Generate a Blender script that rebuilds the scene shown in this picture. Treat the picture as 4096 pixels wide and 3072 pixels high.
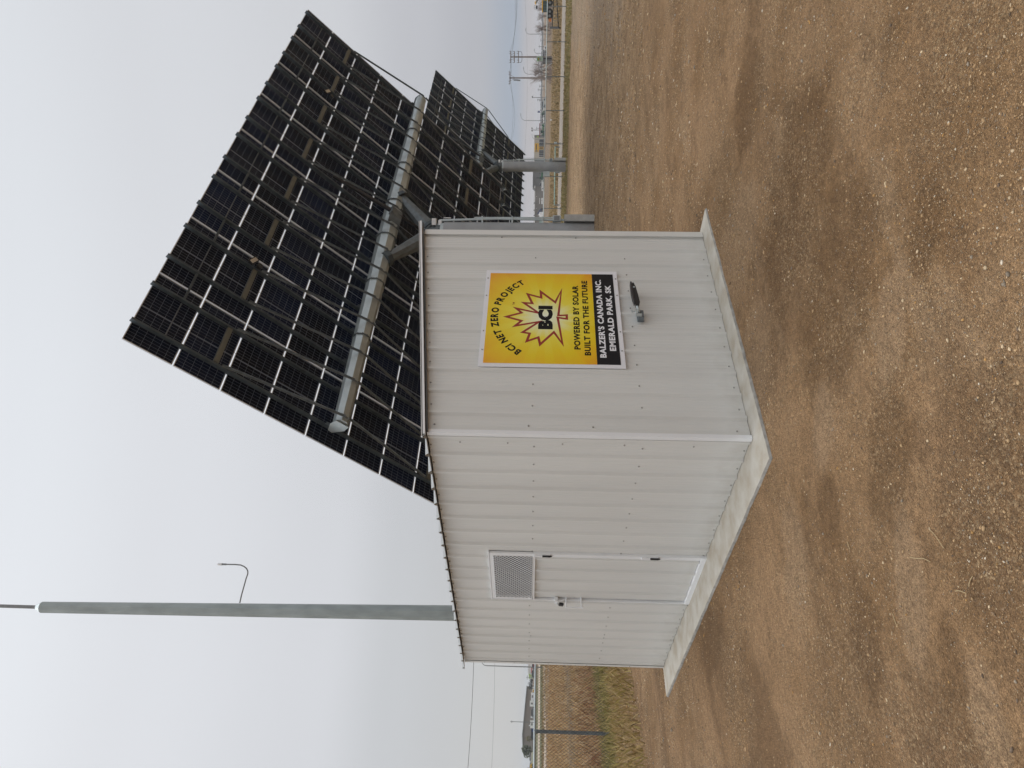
import bpy, math, random
import numpy as np
from mathutils import Vector, Matrix, noise as mnoise
V3 = Vector
R = random.Random(7)
rad = math.radians
sc = bpy.context.scene
for o in list(bpy.data.objects): bpy.data.objects.remove(o)

# ---------------------------------------------------------------- camera
CAM = Vector((-3.162, -4.014, 1.55))
YAW, PITCH, ROLL, F = -0.7372, 0.0342, 0.0175, 2815.8          # focal length in pixels of a 4096 px wide picture
fw = Vector((-math.sin(YAW)*math.cos(PITCH), math.cos(YAW)*math.cos(PITCH), math.sin(PITCH)))
r0 = Vector((math.cos(YAW), math.sin(YAW), 0)); u0 = r0.cross(fw)
rt = r0*math.cos(ROLL) + u0*math.sin(ROLL); upv = -r0*math.sin(ROLL) + u0*math.cos(ROLL)
cd = bpy.data.cameras.new('camera'); cam = bpy.data.objects.new('camera', cd); sc.collection.objects.link(cam)
# the phone was held upright but the file is lying on its side: picture x = world down, picture y = world right
ax, ay, az_ = -upv, rt, -fw
cam.matrix_world = Matrix(((ax.x, ay.x, az_.x, CAM.x), (ax.y, ay.y, az_.y, CAM.y), (ax.z, ay.z, az_.z, CAM.z), (0, 0, 0, 1)))
cd.sensor_fit = 'HORIZONTAL'; cd.sensor_width = 36; cd.lens = F/4096*36
cd.clip_start = .05; cd.clip_end = 12000
sc.camera = cam

# ---------------------------------------------------------------- sky, sun, exposure
SUN_EL, SUN_DIR = rad(46.3), Vector((0.011, 0.691, 0.723))
w = bpy.data.worlds.new('World'); sc.world = w; w.use_nodes = True
nt = w.node_tree; nt.nodes.clear()
def N(tree, typ, **kw):
    n = tree.nodes.new(typ)
    for k, v in kw.items(): setattr(n, k, v)
    return n
wout = N(nt, 'ShaderNodeOutputWorld'); bg = N(nt, 'ShaderNodeBackground'); bg.inputs['Strength'].default_value = .1
sky = N(nt, 'ShaderNodeTexSky', sky_type='NISHITA', sun_disc=False)
sky.sun_elevation = SUN_EL; sky.sun_rotation = math.atan2(SUN_DIR.x, SUN_DIR.y)
tc = N(nt, 'ShaderNodeTexCoord'); sep = N(nt, 'ShaderNodeSeparateXYZ'); nt.links.new(tc.outputs['Generated'], sep.inputs[0])
ramp = N(nt, 'ShaderNodeValToRGB'); nt.links.new(sep.outputs['Z'], ramp.inputs[0])
cr = ramp.color_ramp; cr.interpolation = 'EASE'
def fill(cr, stops):
    cr.interpolation = 'EASE'
    cr.elements[0].position, cr.elements[0].color = stops[0][0], (*stops[0][1], 1)
    cr.elements[1].position, cr.elements[1].color = stops[-1][0], (*stops[-1][1], 1)
    for p, c in stops[1:-1]:
        e = cr.elements.new(p); e.color = (*c, 1)
up_ = [(.27, (.63, .64, .665)), (.46, (.685, .70, .73)), (.60, (.74, .765, .80)), (1.0, (2.35, 2.36, 2.38))]     # overcast: brightest overhead
fill(cr, [(0.0, (.53, .48, .47)), (.015, (.49, .465, .475)), (.035, (.37, .415, .49)), (.085, (.46, .465, .50)), (.16, (.525, .53, .56))]+up_)
ramp2 = N(nt, 'ShaderNodeValToRGB'); nt.links.new(sep.outputs['Z'], ramp2.inputs[0])
fill(ramp2.color_ramp, [(0.0, (.53, .53, .525)), (.04, (.53, .53, .53)), (.11, (.525, .53, .54)), (.18, (.545, .555, .57))]+up_)
azm = N(nt, 'ShaderNodeMapRange', interpolation_type='SMOOTHSTEP'); nt.links.new(sep.outputs['X'], azm.inputs[0]); azm.inputs[1].default_value = .35; azm.inputs[2].default_value = .85
rmix = N(nt, 'ShaderNodeMixRGB'); nt.links.new(azm.outputs[0], rmix.inputs[0]); nt.links.new(ramp2.outputs[0], rmix.inputs[1]); nt.links.new(ramp.outputs[0], rmix.inputs[2])
# the cloud is thinner and brighter round the hidden sun
dot = N(nt, 'ShaderNodeVectorMath', operation='DOT_PRODUCT'); nt.links.new(tc.outputs['Generated'], dot.inputs[0]); dot.inputs[1].default_value = SUN_DIR
mr = N(nt, 'ShaderNodeMapRange', interpolation_type='SMOOTHSTEP'); nt.links.new(dot.outputs['Value'], mr.inputs[0])
mr.inputs['From Min'].default_value = .2; mr.inputs['From Max'].default_value = 1.0; mr.inputs['To Min'].default_value = 10.; mr.inputs['To Max'].default_value = 10.7
ns = N(nt, 'ShaderNodeTexNoise'); ns.inputs['Scale'].default_value = 1.6; ns.inputs['Detail'].default_value = 3
nt.links.new(tc.outputs['Generated'], ns.inputs['Vector'])
nm = N(nt, 'ShaderNodeMapRange'); nt.links.new(ns.outputs['Fac'], nm.inputs[0]); nm.inputs['To Min'].default_value = .94; nm.inputs['To Max'].default_value = 1.06
mu = N(nt, 'ShaderNodeMath', operation='MULTIPLY'); nt.links.new(mr.outputs[0], mu.inputs[0]); nt.links.new(nm.outputs[0], mu.inputs[1])
vm = N(nt, 'ShaderNodeVectorMath', operation='SCALE'); nt.links.new(rmix.outputs[0], vm.inputs[0]); nt.links.new(mu.outputs[0], vm.inputs['Scale'])
mx = N(nt, 'ShaderNodeMixRGB'); mx.inputs[0].default_value = .04
nt.links.new(vm.outputs[0], mx.inputs[1]); nt.links.new(sky.outputs[0], mx.inputs[2])
nt.links.new(mx.outputs[0], bg.inputs[0]); nt.links.new(bg.outputs[0], wout.inputs[0])
sl = bpy.data.lights.new('sun', 'SUN'); sl.energy = .8; sl.angle = rad(38); sl.color = (1, .96, .9)
so = bpy.data.objects.new('sun', sl); sc.collection.objects.link(so); so.rotation_euler = SUN_DIR.to_track_quat('Z', 'Y').to_euler()
sc.view_settings.view_transform = 'Standard'; sc.view_settings.look = 'None'; sc.view_settings.gamma = 1; sc.view_settings.use_curve_mapping = False
sc.view_settings.exposure = 0

# ---------------------------------------------------------------- helpers
def ray(X, Y):
    return fw + rt*((3072-Y-1536)/F) - upv*((X-2048)/F)
def zg(x, y):                                   # the yard falls a little away from the shed
    t = min(max((math.hypot(x-CAM.x, y-CAM.y)-8)/50, 0), 1)
    return -.05 - .25*t*t*(3-2*t)
def at(X, Y, d):                                # point seen at photo pixel (X, Y) at horizontal distance d
    v = ray(X, Y); return CAM + v*(d/math.hypot(v.x, v.y))
class Spot:                                     # a place at distance d: ground point, right and away directions
    def __init__(s, Y, d):
        p = at(2150, Y, d); s.d = d; s.Y = Y
        s.f = Vector((p.x-CAM.x, p.y-CAM.y, 0)).normalized(); s.r = Vector((s.f.y, -s.f.x, 0))
        s.g = Vector((p.x, p.y, zg(p.x, p.y)))
    def P(s, a, b, z): return s.g + s.r*a + s.f*b + Vector((0, 0, z))
    def h(s, X): return at(X, s.Y, s.d).z - s.g.z          # height of photo row X here
    def off(s, Y): return (s.Y-Y)/F*s.d*1.02               # sideways offset of photo column Y
def mat(name, col, rough=.6, metal=0., var=.12, scale=6., bump=0., bscale=60., spec=None, col2=None, stretch=None):
    m = bpy.data.materials.new(name); m.use_nodes = True; t = m.node_tree; b = t.nodes['Principled BSDF']
    b.inputs['Roughness'].default_value = rough; b.inputs['Metallic'].default_value = metal
    if spec is not None: b.inputs['Specular IOR Level'].default_value = spec
    g = N(t, 'ShaderNodeNewGeometry'); n = N(t, 'ShaderNodeTexNoise'); n.inputs['Scale'].default_value = scale; n.inputs['Detail'].default_value = 5
    mp = N(t, 'ShaderNodeMapping'); t.links.new(g.outputs['Position'], mp.inputs[0]); t.links.new(mp.outputs[0], n.inputs['Vector'])
    if stretch: mp.inputs['Scale'].default_value = stretch
    r = N(t, 'ShaderNodeValToRGB'); t.links.new(n.outputs['Fac'], r.inputs[0])
    c2 = col2 or tuple(c*(1+var) for c in col); c1 = col if col2 else tuple(c*(1-var) for c in col)
    r.color_ramp.elements[0].position = .32; r.color_ramp.elements[0].color = (*c1, 1)
    r.color_ramp.elements[1].position = .68; r.color_ramp.elements[1].color = (*c2, 1)
    t.links.new(r.outputs[0], b.inputs['Base Color'])
    if bump:
        n2 = N(t, 'ShaderNodeTexNoise'); n2.inputs['Scale'].default_value = bscale; n2.inputs['Detail'].default_value = 4
        t.links.new(g.outputs['Position'], n2.inputs['Vector'])
        bp = N(t, 'ShaderNodeBump'); bp.inputs['Strength'].default_value = bump; bp.inputs['Distance'].default_value = .01
        t.links.new(n2.outputs['Fac'], bp.inputs['Height']); t.links.new(bp.outputs[0], b.inputs['Normal'])
    return m
M = {}
M['panel']   = mat('painted_steel', (.69, .69, .665), .42, 0, .035, 3.5, .02, 9, stretch=(1, 1, .12))
M['trim']    = mat('white_trim', (.80, .81, .82), .35, 0, .02, 3)
M['screw']   = mat('screw_head', (.34, .33, .31), .35, .5, .05)
M['concrete']= mat('concrete', (.33, .29, .23), .85, 0, .10, 5.5, .3, 90, col2=(.44, .42, .375))
M['conc_edge']= mat('rough_concrete', (.29, .275, .25), .95, 0, .25, 14, .9, 60)
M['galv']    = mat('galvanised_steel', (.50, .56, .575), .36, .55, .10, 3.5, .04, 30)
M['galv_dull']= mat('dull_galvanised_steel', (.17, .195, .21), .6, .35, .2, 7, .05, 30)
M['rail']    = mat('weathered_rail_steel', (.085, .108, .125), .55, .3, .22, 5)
M['brown_bar']= mat('tan_steel', (.155, .158, .135), .6, .2, .1)
M['mast']    = mat('mast_galvanised', (.36, .375, .39), .55, .35, .08, 2.2, .03, 12)
M['pole']    = mat('pole_galvanised', (.33, .37, .37), .6, .3, .14, 3.4, .05, 26, stretch=(1, 1, .4))
M['black']   = mat('black_plastic', (.018, .017, .018), .45, 0, .1)
M['dark']    = mat('near_black', (.02, .021, .024), .5, 0, .3, 8)  # near black: paints the deep shade behind the vent, also the cabin door
M['alu']     = mat('aluminium_frame', (.62, .63, .64), .35, .7, .04)
M['grey']    = mat('grey_steel', (.22, .225, .23), .6, .2, .1)
M['white']   = mat('white_paint', (.78, .78, .77), .5, 0, .04, 1)
M['beige']   = mat('beige_wall', (.47, .43, .36), .8, 0, .05, .4)
M['taupe']   = mat('taupe_wall', (.25, .215, .19), .8, 0, .05, .3)
M['greywall']= mat('dark_grey_wall', (.20, .20, .195), .8, 0, .05, .3)
M['glass']   = mat('dark_glass', (.03, .035, .04), .12, 0, .2)
M['yellow']  = mat('yellow_paint', (.72, .42, .03), .45, 0, .05)
M['green']   = mat('green_paint', (.015, .14, .05), .45, 0, .1)
M['lime']    = mat('lime_paint', (.35, .5, .08), .5, 0, .05)
M['teal']    = mat('green_pipe', (.30, .42, .36), .6, 0, .1)
M['red']     = mat('dark_red_paint', (.20, .03, .035), .55, 0, .1)
M['redsign'] = mat('red_sign', (.45, .03, .03), .5, 0, .05)
M['orange']  = mat('orange_paint', (.6, .2, .04), .5, 0, .1)
M['tyre']    = mat('tyre_rubber', (.02, .02, .02), .85, 0, .1)
M['wood']    = mat('weathered_pole_wood', (.23, .20, .185), .85, 0, .15, 2)
M['bark']    = mat('bare_bark', (.19, .15, .125), .9, 0, .2, 2)
M['twig']    = mat('pale_twigs', (.24, .19, .165), .9, 0, .2, 2)
M['wire']    = mat('wire', (.07, .07, .075), .6, .2, .05)
M['evergreen']= mat('dark_evergreen', (.03, .038, .03), .8, 0, .4, 1)
M['leafgrey']= mat('dusty_leaves', (.14, .15, .09), .85, 0, .35, 1)
M['leafolive']= mat('olive_leaves', (.14, .12, .035), .85, 0, .35, 1)
M['blue']    = mat('blue_paint', (.03, .06, .2), .4, 0, .05)

def foot_dirt(m, z1, amt, col):
    t = m.node_tree; b = t.nodes['Principled BSDF']; src = b.inputs['Base Color'].links[0].from_socket; g = N(t, 'ShaderNodeNewGeometry'); sp = N(t, 'ShaderNodeSeparateXYZ'); t.links.new(g.outputs['Position'], sp.inputs[0])
    n = N(t, 'ShaderNodeTexNoise'); n.inputs['Scale'].default_value = 9; n.inputs['Detail'].default_value = 6; t.links.new(g.outputs['Position'], n.inputs['Vector'])
    a = N(t, 'ShaderNodeMath', operation='MULTIPLY_ADD'); t.links.new(n.outputs['Fac'], a.inputs[0]); a.inputs[1].default_value = -z1*2.2; t.links.new(sp.outputs['Z'], a.inputs[2])
    r = N(t, 'ShaderNodeMapRange'); t.links.new(a.outputs[0], r.inputs[0]); r.inputs[1].default_value = -z1; r.inputs[2].default_value = z1*.3; r.inputs[3].default_value = amt; r.inputs[4].default_value = 0
    x = N(t, 'ShaderNodeMixRGB'); t.links.new(r.outputs[0], x.inputs[0]); t.links.new(src, x.inputs[1]); x.inputs[2].default_value = (*col, 1); t.links.new(x.outputs[0], b.inputs['Base Color'])
foot_dirt(M['panel'], .12, .22, (.30, .24, .17)); foot_dirt(M['mast'], .6, .4, (.22, .17, .12))
class MB:
    def __init__(s): s.v = []; s.f = []; s.m = []; s.k = 0
    def add(s, vs, fs):
        n = len(s.v); s.v += [tuple(v) for v in vs]; s.f += [tuple(i+n for i in f) for f in fs]; s.m += [s.k]*len(fs)
    def box(s, c, size, ex=Vector((1, 0, 0)), ey=Vector((0, 1, 0)), ez=Vector((0, 0, 1)), top=1.0):
        c = Vector(c); a, b, d = (x/2 for x in size); vs = []
        for k in (-1, 1):
            q = top if k > 0 else 1
            for i, j in ((-1, -1), (1, -1), (1, 1), (-1, 1)): vs.append(c+ex*(i*a*q)+ey*(j*b*q)+ez*(k*d))
        s.add(vs, [(0, 3, 2, 1), (4, 5, 6, 7), (0, 1, 5, 4), (1, 2, 6, 5), (2, 3, 7, 6), (3, 0, 4, 7)]); return s
    def bar(s, p, q, wd, th, up=Vector((0, 0, 1))):
        p, q = Vector(p), Vector(q); d = (q-p); L = d.length; d.normalize()
        x = d.cross(up)
        if x.length < 1e-4: x = d.cross(Vector((1, 0, 0)))
        x.normalize(); y = x.cross(d)
        return s.box((p+q)/2, (wd, L, th), x, d, y)
    def tube(s, p, q, ra, rb=None, n=8, cap=True, ph=0.):
        p, q = Vector(p), Vector(q); rb = ra if rb is None else rb; d = (q-p).normalized()
        x = d.cross(Vector((0, 0, 1)))
        if x.length < 1e-3: x = Vector((1, 0, 0))
        x.normalize(); y = d.cross(x); vs = []
        for c, r in ((p, ra), (q, rb)):
            for i in range(n):
                a = 2*math.pi*i/n+ph; vs.append(c+x*math.cos(a)*r+y*math.sin(a)*r)
        fs = [(i, (i+1) % n, n+(i+1) % n, n+i) for i in range(n)]
        if cap: fs += [tuple(range(n))[::-1], tuple(range(n, 2*n))]
        s.add(vs, fs); return s
    def path(s, pts, r, n=6, r1=None):
        m = len(pts)
        for i in range(m-1):
            a = r if r1 is None else r+(r1-r)*i/(m-1); b = r if r1 is None else r+(r1-r)*(i+1)/(m-1)
            s.tube(pts[i], pts[i+1], a, b, n)
        return s
    def prism(s, pts, ext):
        n = len(pts); pts = [Vector(p) for p in pts]; ext = Vector(ext)
        s.add(pts+[p+ext for p in pts], [tuple(range(n))[::-1], tuple(range(n, 2*n))]+[(i, (i+1) % n, n+(i+1) % n, n+i) for i in range(n)]); return s
    def quad(s, a, b, c, d): s.add([a, b, c, d], [(0, 1, 2, 3)]); return s
    def dome(s, c, r, nrm, h=.5, n=6):
        c = Vector(c); nrm = Vector(nrm).normalized(); x = nrm.cross(Vector((0, 0, 1)) if abs(nrm.z) < .9 else Vector((1, 0, 0))).normalized(); y = nrm.cross(x)
        vs = [c+(x*math.cos(6.2832*i/n)+y*math.sin(6.2832*i/n))*r for i in range(n)]+[c+(x*math.cos(6.2832*i/n)+y*math.sin(6.2832*i/n))*r*.6+nrm*r*h for i in range(n)]
        s.add(vs, [(i, (i+1) % n, n+(i+1) % n, n+i) for i in range(n)]+[tuple(range(n, 2*n))]); return s
    def build(s, name, mats, root=None, parent=None, smooth=False, kind=None, label=None, org=None):
        og = Vector(org) if org is not None else (root.location.copy() if root else Vector((0, 0, 0)))
        me = bpy.data.meshes.new(name); me.from_pydata([tuple(Vector(v)-og) for v in s.v], [], s.f)
        for m in (mats if isinstance(mats, (list, tuple)) else [mats]): me.materials.append(M[m] if isinstance(m, str) else m)
        if any(s.m): me.polygons.foreach_set('material_index', s.m)
        if smooth: me.polygons.foreach_set('use_smooth', [True]*len(me.polygons))
        me.update(); o = bpy.data.objects.new(name, me); sc.collection.objects.link(o)
        pr = parent or root
        if pr: o.parent = pr
        elif org is not None: o.location = og
        if kind: o['kind'] = kind
        if label: o['label'] = label
        return o
def thing(name, loc, label, cat, group=None):
    o = bpy.data.objects.new(name, None); sc.collection.objects.link(o); o.location = loc; o.empty_display_size = .2
    o['label'] = label; o['category'] = cat
    if group: o['group'] = group
    return o
def tag(o, label, cat, group=None):
    o['label'] = label; o['category'] = cat
    if group: o['group'] = group
    return o
def V(x, y, z): return Vector((x, y, z))
X_, Y_, Z_ = V(1, 0, 0), V(0, 1, 0), V(0, 0, 1)

# ---------------------------------------------------------------- ground: one sheet, yard and fields
FR_P, FR_D = V(53, 15.6, 0), V(-.563, .826, 0); FR_N = V(.826, .563, 0)       # right hand fence line
FL_P, FL_D = V(1.28, 11.45, 0), V(.858, .513, 0); FL_N = V(-.513, .858, 0)    # left hand fence line
def fades(a, b, x): 
    t = np.clip((x-a)/(b-a), 0, 1); return t*t*(3-2*t)
def vnoise(x, y, seed=0):
    xi = np.floor(x).astype(np.int64); yi = np.floor(y).astype(np.int64); fx = x-xi; fy = y-yi
    fx = fx*fx*(3-2*fx); fy = fy*fy*(3-2*fy)
    def h(i, j):
        n = (i*374761393+j*668265263+seed*1442695041) & 0x7fffffff
        n = ((n ^ (n >> 13))*1274126177) & 0x7fffffff
        return ((n ^ (n >> 16)) & 0xffff)/65535.
    return (h(xi, yi)*(1-fx)+h(xi+1, yi)*fx)*(1-fy)+(h(xi, yi+1)*(1-fx)+h(xi+1, yi+1)*fx)*fy
def axis(lo, hi, step, far0, far1, g=1.06):
    a = list(np.arange(lo, hi, step)); s = step; p = lo
    left = []
    while p > far0: s *= g; p -= s; left.append(p)
    s = step; p = a[-1]; right = []
    while p < far1: s *= g; p += s; right.append(p)
    return np.array(left[::-1]+a+right)
gx = axis(-4.2, 6.5, .028, -6000, 6000); gy = axis(-4.2, 7.5, .028, -6000, 6000)
GX, GY = np.meshgrid(gx, gy, indexing='ij')
def zgn(x, y):
    t = np.clip((np.hypot(x-CAM.x, y-CAM.y)-8)/50, 0, 1); z = -.05-.25*t*t*(3-2*t)
    d = np.hypot(x-CAM.x, y-CAM.y); near = 1-fades(9, 26, d)
    z = z+near*((vnoise(x*.6, y*.6, 1)-.5)*.03+(vnoise(x*2.1+7, y*2.1, 2)-.5)*.012+(vnoise(x*7, y*7+3, 3)-.5)*.007+(vnoise(x*19, y*19, 4)-.5)*.005)
    # the slab sits clear of the soil
    sd = np.maximum(np.maximum(-.38-x, x-2.6), np.maximum(-.26-y, y-4.6))
    return z*(1-.45*(1-fades(.1, 1.5, sd)))
GZ = zgn(GX, GY)
me = bpy.data.meshes.new('ground'); nx, ny = GX.shape
me.vertices.add(nx*ny); me.vertices.foreach_set('co', np.stack([GX, GY, GZ], -1).ravel())
idx = np.arange(nx*ny).reshape(nx, ny); q = np.stack([idx[:-1, :-1], idx[1:, :-1], idx[1:, 1:], idx[:-1, 1:]], -1).reshape(-1, 4)
me.loops.add(q.size); me.loops.foreach_set('vertex_index', q.ravel()); me.polygons.add(len(q)); me.polygons.foreach_set('loop_start', np.arange(0, q.size, 4)); me.polygons.foreach_set('use_smooth', np.ones(len(q), bool))
me.update(calc_edges=True)

def ground_material():
    m = bpy.data.materials.new('yard_and_field'); m.use_nodes = True; t = m.node_tree; b = t.nodes['Principled BSDF']; L = t.links.new
    b.inputs['Roughness'].default_value = .93; b.inputs['Specular IOR Level'].default_value = .25
    g = N(t, 'ShaderNodeNewGeometry'); P = g.outputs['Position']
    def noise(s, det=5, off=0, rough=.55, st=None):
        mp = N(t, 'ShaderNodeMapping'); L(P, mp.inputs[0]); mp.inputs['Location'].default_value = (off, off*2, 0)
        if st: mp.inputs['Rotation'].default_value = (0, 0, st[2]); mp.inputs['Scale'].default_value = (st[0], st[1], 1)
        n = N(t, 'ShaderNodeTexNoise'); n.inputs['Scale'].default_value = s; n.inputs['Detail'].default_value = det; n.inputs['Roughness'].default_value = rough
        L(mp.outputs[0], n.inputs['Vector']); return n.outputs['Fac']
    def rmp(f, a, bb, lo=0., hi=1.):
        r = N(t, 'ShaderNodeMapRange', interpolation_type='SMOOTHSTEP'); L(f, r.inputs[0]); r.inputs[1].default_value = a; r.inputs[2].default_value = bb; r.inputs[3].default_value = lo; r.inputs[4].default_value = hi; return r.outputs[0]
    def mix(f, a, bb):
        x = N(t, 'ShaderNodeMixRGB')
        if isinstance(f, float): x.inputs[0].default_value = f
        else: L(f, x.inputs[0])
        for i, c in ((1, a), (2, bb)):
            if isinstance(c, tuple): x.inputs[i].default_value = (*c, 1)
            else: L(c, x.inputs[i])
        return x.outputs[0]
    def ma(op, a, bb):
        x = N(t, 'ShaderNodeMath', operation=op)
        for i, c in ((0, a), (1, bb)):
            if isinstance(c, (int, float)): x.inputs[i].default_value = c
            else: L(c, x.inputs[i])
        return x.outputs[0]
    def plane(n, c):
        x = N(t, 'ShaderNodeVectorMath', operation='DOT_PRODUCT'); L(P, x.inputs[0]); x.inputs[1].default_value = n; return ma('SUBTRACT', x.outputs['Value'], c)
    # soil
    dry = mix(rmp(noise(.9, 6), .35, .65), (.225, .130, .059), (.33, .203, .106))
    damp = rmp(noise(.42, 7, 31, .62, (1.0, 2.2, rad(42))), .50, .60)
    damp2 = rmp(noise(1.7, 6, 77, .6, (1.0, 1.7, rad(42))), .56, .66)
    soil = mix(ma('MULTIPLY', damp, .6), dry, (.152, .086, .040))
    soil = mix(ma('MULTIPLY', damp2, .4), soil, (.14, .082, .041))
    pale = rmp(noise(.55, 6, 140, .6, (1.0, 2.6, rad(42))), .58, .68)
    soil = mix(ma('MULTIPLY', pale, .55), soil, (.36, .24, .138))
    # damp and pale patches seen in the yard
    wob = ma('ADD', ma('MULTIPLY', ma('SUBTRACT', noise(1.5, 8, 300, .75), .5), 1.9), ma('MULTIPLY', ma('SUBTRACT', noise(9, 5, 310, .75), .5), .9))
    def patch(X, Y, wX, wY):
        v = ray(X, Y); g0 = CAM+v*((-.05-CAM.z)/v.z); d0 = math.hypot(g0.x-CAM.x, g0.y-CAM.y); f_ = V3((g0.x-CAM.x, g0.y-CAM.y, 0)).normalized(); r_ = V3((f_.y, -f_.x, 0))
        v2 = ray(X-wX, Y); g2 = CAM+v2*((-.05-CAM.z)/v2.z); ld = max(abs((g2-g0).length), .1); lr = wY/F*d0*1.15
        a_ = ma('DIVIDE', plane(r_, r_.dot(g0)), lr); b_ = ma('DIVIDE', plane(f_, f_.dot(g0)), ld)
        q_ = ma('ADD', ma('SQRT', ma('ADD', ma('MULTIPLY', a_, a_), ma('MULTIPLY', b_, b_)), 0.), wob)
        return rmp(q_, .6, 1.1, 1., 0.)
    dk = None
    for pz in ((3190, 760, 110, 420), (3330, 1130, 130, 520), (2990, 420, 50, 230), (3560, 1830, 90, 330), (3330, 2050, 60, 160), (3460, 2550, 70, 260), (3700, 900, 70, 200), (2860, 2560, 50, 120), (3830, 2750, 60, 240)):
        m_ = patch(*pz); dk = m_ if dk is None else ma('MAXIMUM', dk, m_)
    soil = mix(ma('MULTIPLY', dk, .62), soil, (.135, .074, .031))
    lt = None
    for pz in ((2960, 1000, 60, 300), (2900, 1250, 50, 260), (3030, 1420, 50, 220), (3560, 1300, 60, 240), (3300, 1700, 45, 180), (3980, 2900, 80, 200), (3180, 2250, 50, 220), (3650, 2350, 60, 300)):
        m_ = patch(*pz); lt = m_ if lt is None else ma('MAXIMUM', lt, m_)
    soil = mix(ma('MULTIPLY', lt, .7), soil, (.325, .213, .122))
    # grit: small stones of several colours
    vo = N(t, 'ShaderNodeTexVoronoi'); vo.inputs['Scale'].default_value = 95; L(P, vo.inputs['Vector'])
    hs = N(t, 'ShaderNodeValToRGB'); hs.color_ramp.elements[0].color = (.15, .092, .052, 1); hs.color_ramp.elements[1].color = (.50, .36, .21, 1)
    e = hs.color_ramp.elements.new(.6); e.color = (.30, .20, .11, 1)
    bw = N(t, 'ShaderNodeSeparateColor'); L(vo.outputs['Color'], bw.inputs[0]); L(bw.outputs[0], hs.inputs[0])
    gritm = ma('MULTIPLY', rmp(noise(1.3, 5, 9), .42, .62), rmp(bw.outputs[1], .35, .75))
    soil = mix(ma('MULTIPLY', gritm, .6), soil, hs.outputs[0])
    fine = ma('MULTIPLY', ma('MULTIPLY', rmp(noise(160, 3, 3), .3, .7, .75, 1.25), rmp(noise(38, 4, 13, .7), .3, .7, .78, 1.22)), rmp(noise(9, 7, 23, .8), .32, .68, .86, 1.14))
    # grey gravel at the far right of the yard
    e1 = at(2300, 215, 20); rr1 = V3((e1.y-CAM.y, -(e1.x-CAM.x), 0)).normalized(); ff1 = V3((-rr1.y, rr1.x, 0))
    side = ma('ADD', plane(rr1, rr1.dot(CAM)), ma('MULTIPLY', ma('SUBTRACT', noise(.35, 6, 5, .65), .5), 11.)); dist = ma('ADD', plane(ff1, ff1.dot(CAM)), ma('MULTIPLY', ma('SUBTRACT', noise(.3, 5, 55), .5), 8.))
    tanz = rmp(dist, 8, 19); soil = mix(ma('MULTIPLY', tanz, .85), soil, mix(rmp(noise(1.3, 9, 33, .88), .40, .60), (.20, .128, .068), (.43, .295, .172)))
    greyg = ma('MULTIPLY', ma('MULTIPLY', rmp(side, -.6, 1.4), rmp(dist, 15, 18.5)), .6)
    soil = mix(greyg, soil, mix(noise(2.5, 6, 60), (.22, .165, .115), (.37, .295, .22)))
    mossy = ma('MULTIPLY', rmp(noise(.22, 6, 210, .65, (1, 3, rad(42))), .54, .66), rmp(plane(FR_N, FR_N.dot(FR_P)), -34, -22))
    soil = mix(ma('MULTIPLY', mossy, .55), soil, (.17, .14, .065))
    # grass
    straw = mix(rmp(noise(1.1, 8, 12, .7), .35, .65), (.17, .105, .048), (.29, .195, .095))
    straw = mix(ma('MULTIPLY', rmp(noise(.12, 8, 400, .75, (1, 5, rad(-40))), .38, .68), .6), straw, (.17, .135, .055))
    olive = mix(rmp(noise(1.6, 8, 17, .7), .35, .65), (.17, .145, .055), (.27, .21, .095))
    jag = ma('MULTIPLY', ma('SUBTRACT', noise(.8, 6, 90, .7), .5), 2.6)
    dR = ma('ADD', plane(FR_N, FR_N.dot(FR_P)), jag); dL = ma('ADD', plane(FL_N, FL_N.dot(FL_P)), jag)
    grass = mix(ma('MULTIPLY', rmp(dR, -9, -5), rmp(dR, -1, 3, 1., 0.)), straw, olive)
    # left: green verge at the fence, rust coloured weeds beyond, dark furrows
    lv = ma('MULTIPLY', rmp(dL, -1.6, -.4), rmp(dL, .4, 1.4, 1., 0.))
    isl = rmp(ma('SUBTRACT', dL, dR), 3, 12)
    red = ma('MULTIPLY', rmp(dL, 1.0, 2.2), rmp(dL, 4., 7., 1., 0.))
    left = mix(ma('MULTIPLY', red, .35), mix(rmp(noise(1.4, 8, 12, .7), .35, .65), (.24, .155, .075), (.42, .29, .15)), (.15, .075, .040))
    fur = ma('MULTIPLY', rmp(dL, 8.5, 10.5), rmp(dL, 12.5, 15, 1., 0.))
    left = mix(ma('MULTIPLY', fur, .55), left, (.085, .065, .05))
    left = mix(ma('MULTIPLY', lv, .8), left, olive)
    farl = rmp(plane(V(-.17, .985, 0), 97.), 0, 6)
    left = mix(farl, left, (.12, .115, .055))
    grass = mix(ma('MULTIPLY', rmp(dR, 60, 110), .75), grass, mix(noise(.06, 6, 71, .7), (.12, .09, .07), (.20, .15, .11)))
    grass = mix(isl, grass, left)
    yardm = ma('MAXIMUM', rmp(dR, -9.5, -7.5), rmp(dL, -3.4, -1.6))
    col = mix(yardm, soil, grass)
    cm = N(t, 'ShaderNodeVectorMath', operation='SCALE'); L(col, cm.inputs[0]); L(fine, cm.inputs['Scale'])
    L(cm.outputs[0], b.inputs['Base Color'])
    h1 = ma('MULTIPLY', noise(28, 6, 8, .7), 1.0); h2 = ma('MULTIPLY', vo.outputs['Distance'], -1.6)
    bp = N(t, 'ShaderNodeBump'); bp.inputs['Strength'].default_value = .8; bp.inputs['Distance'].default_value = .02
    L(ma('ADD', h1, h2), bp.inputs['Height']); L(bp.outputs[0], b.inputs['Normal'])
    return m
me.materials.append(ground_material())
go = bpy.data.objects.new('ground', me); sc.collection.objects.link(go); go['kind'] = 'structure'

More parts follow.
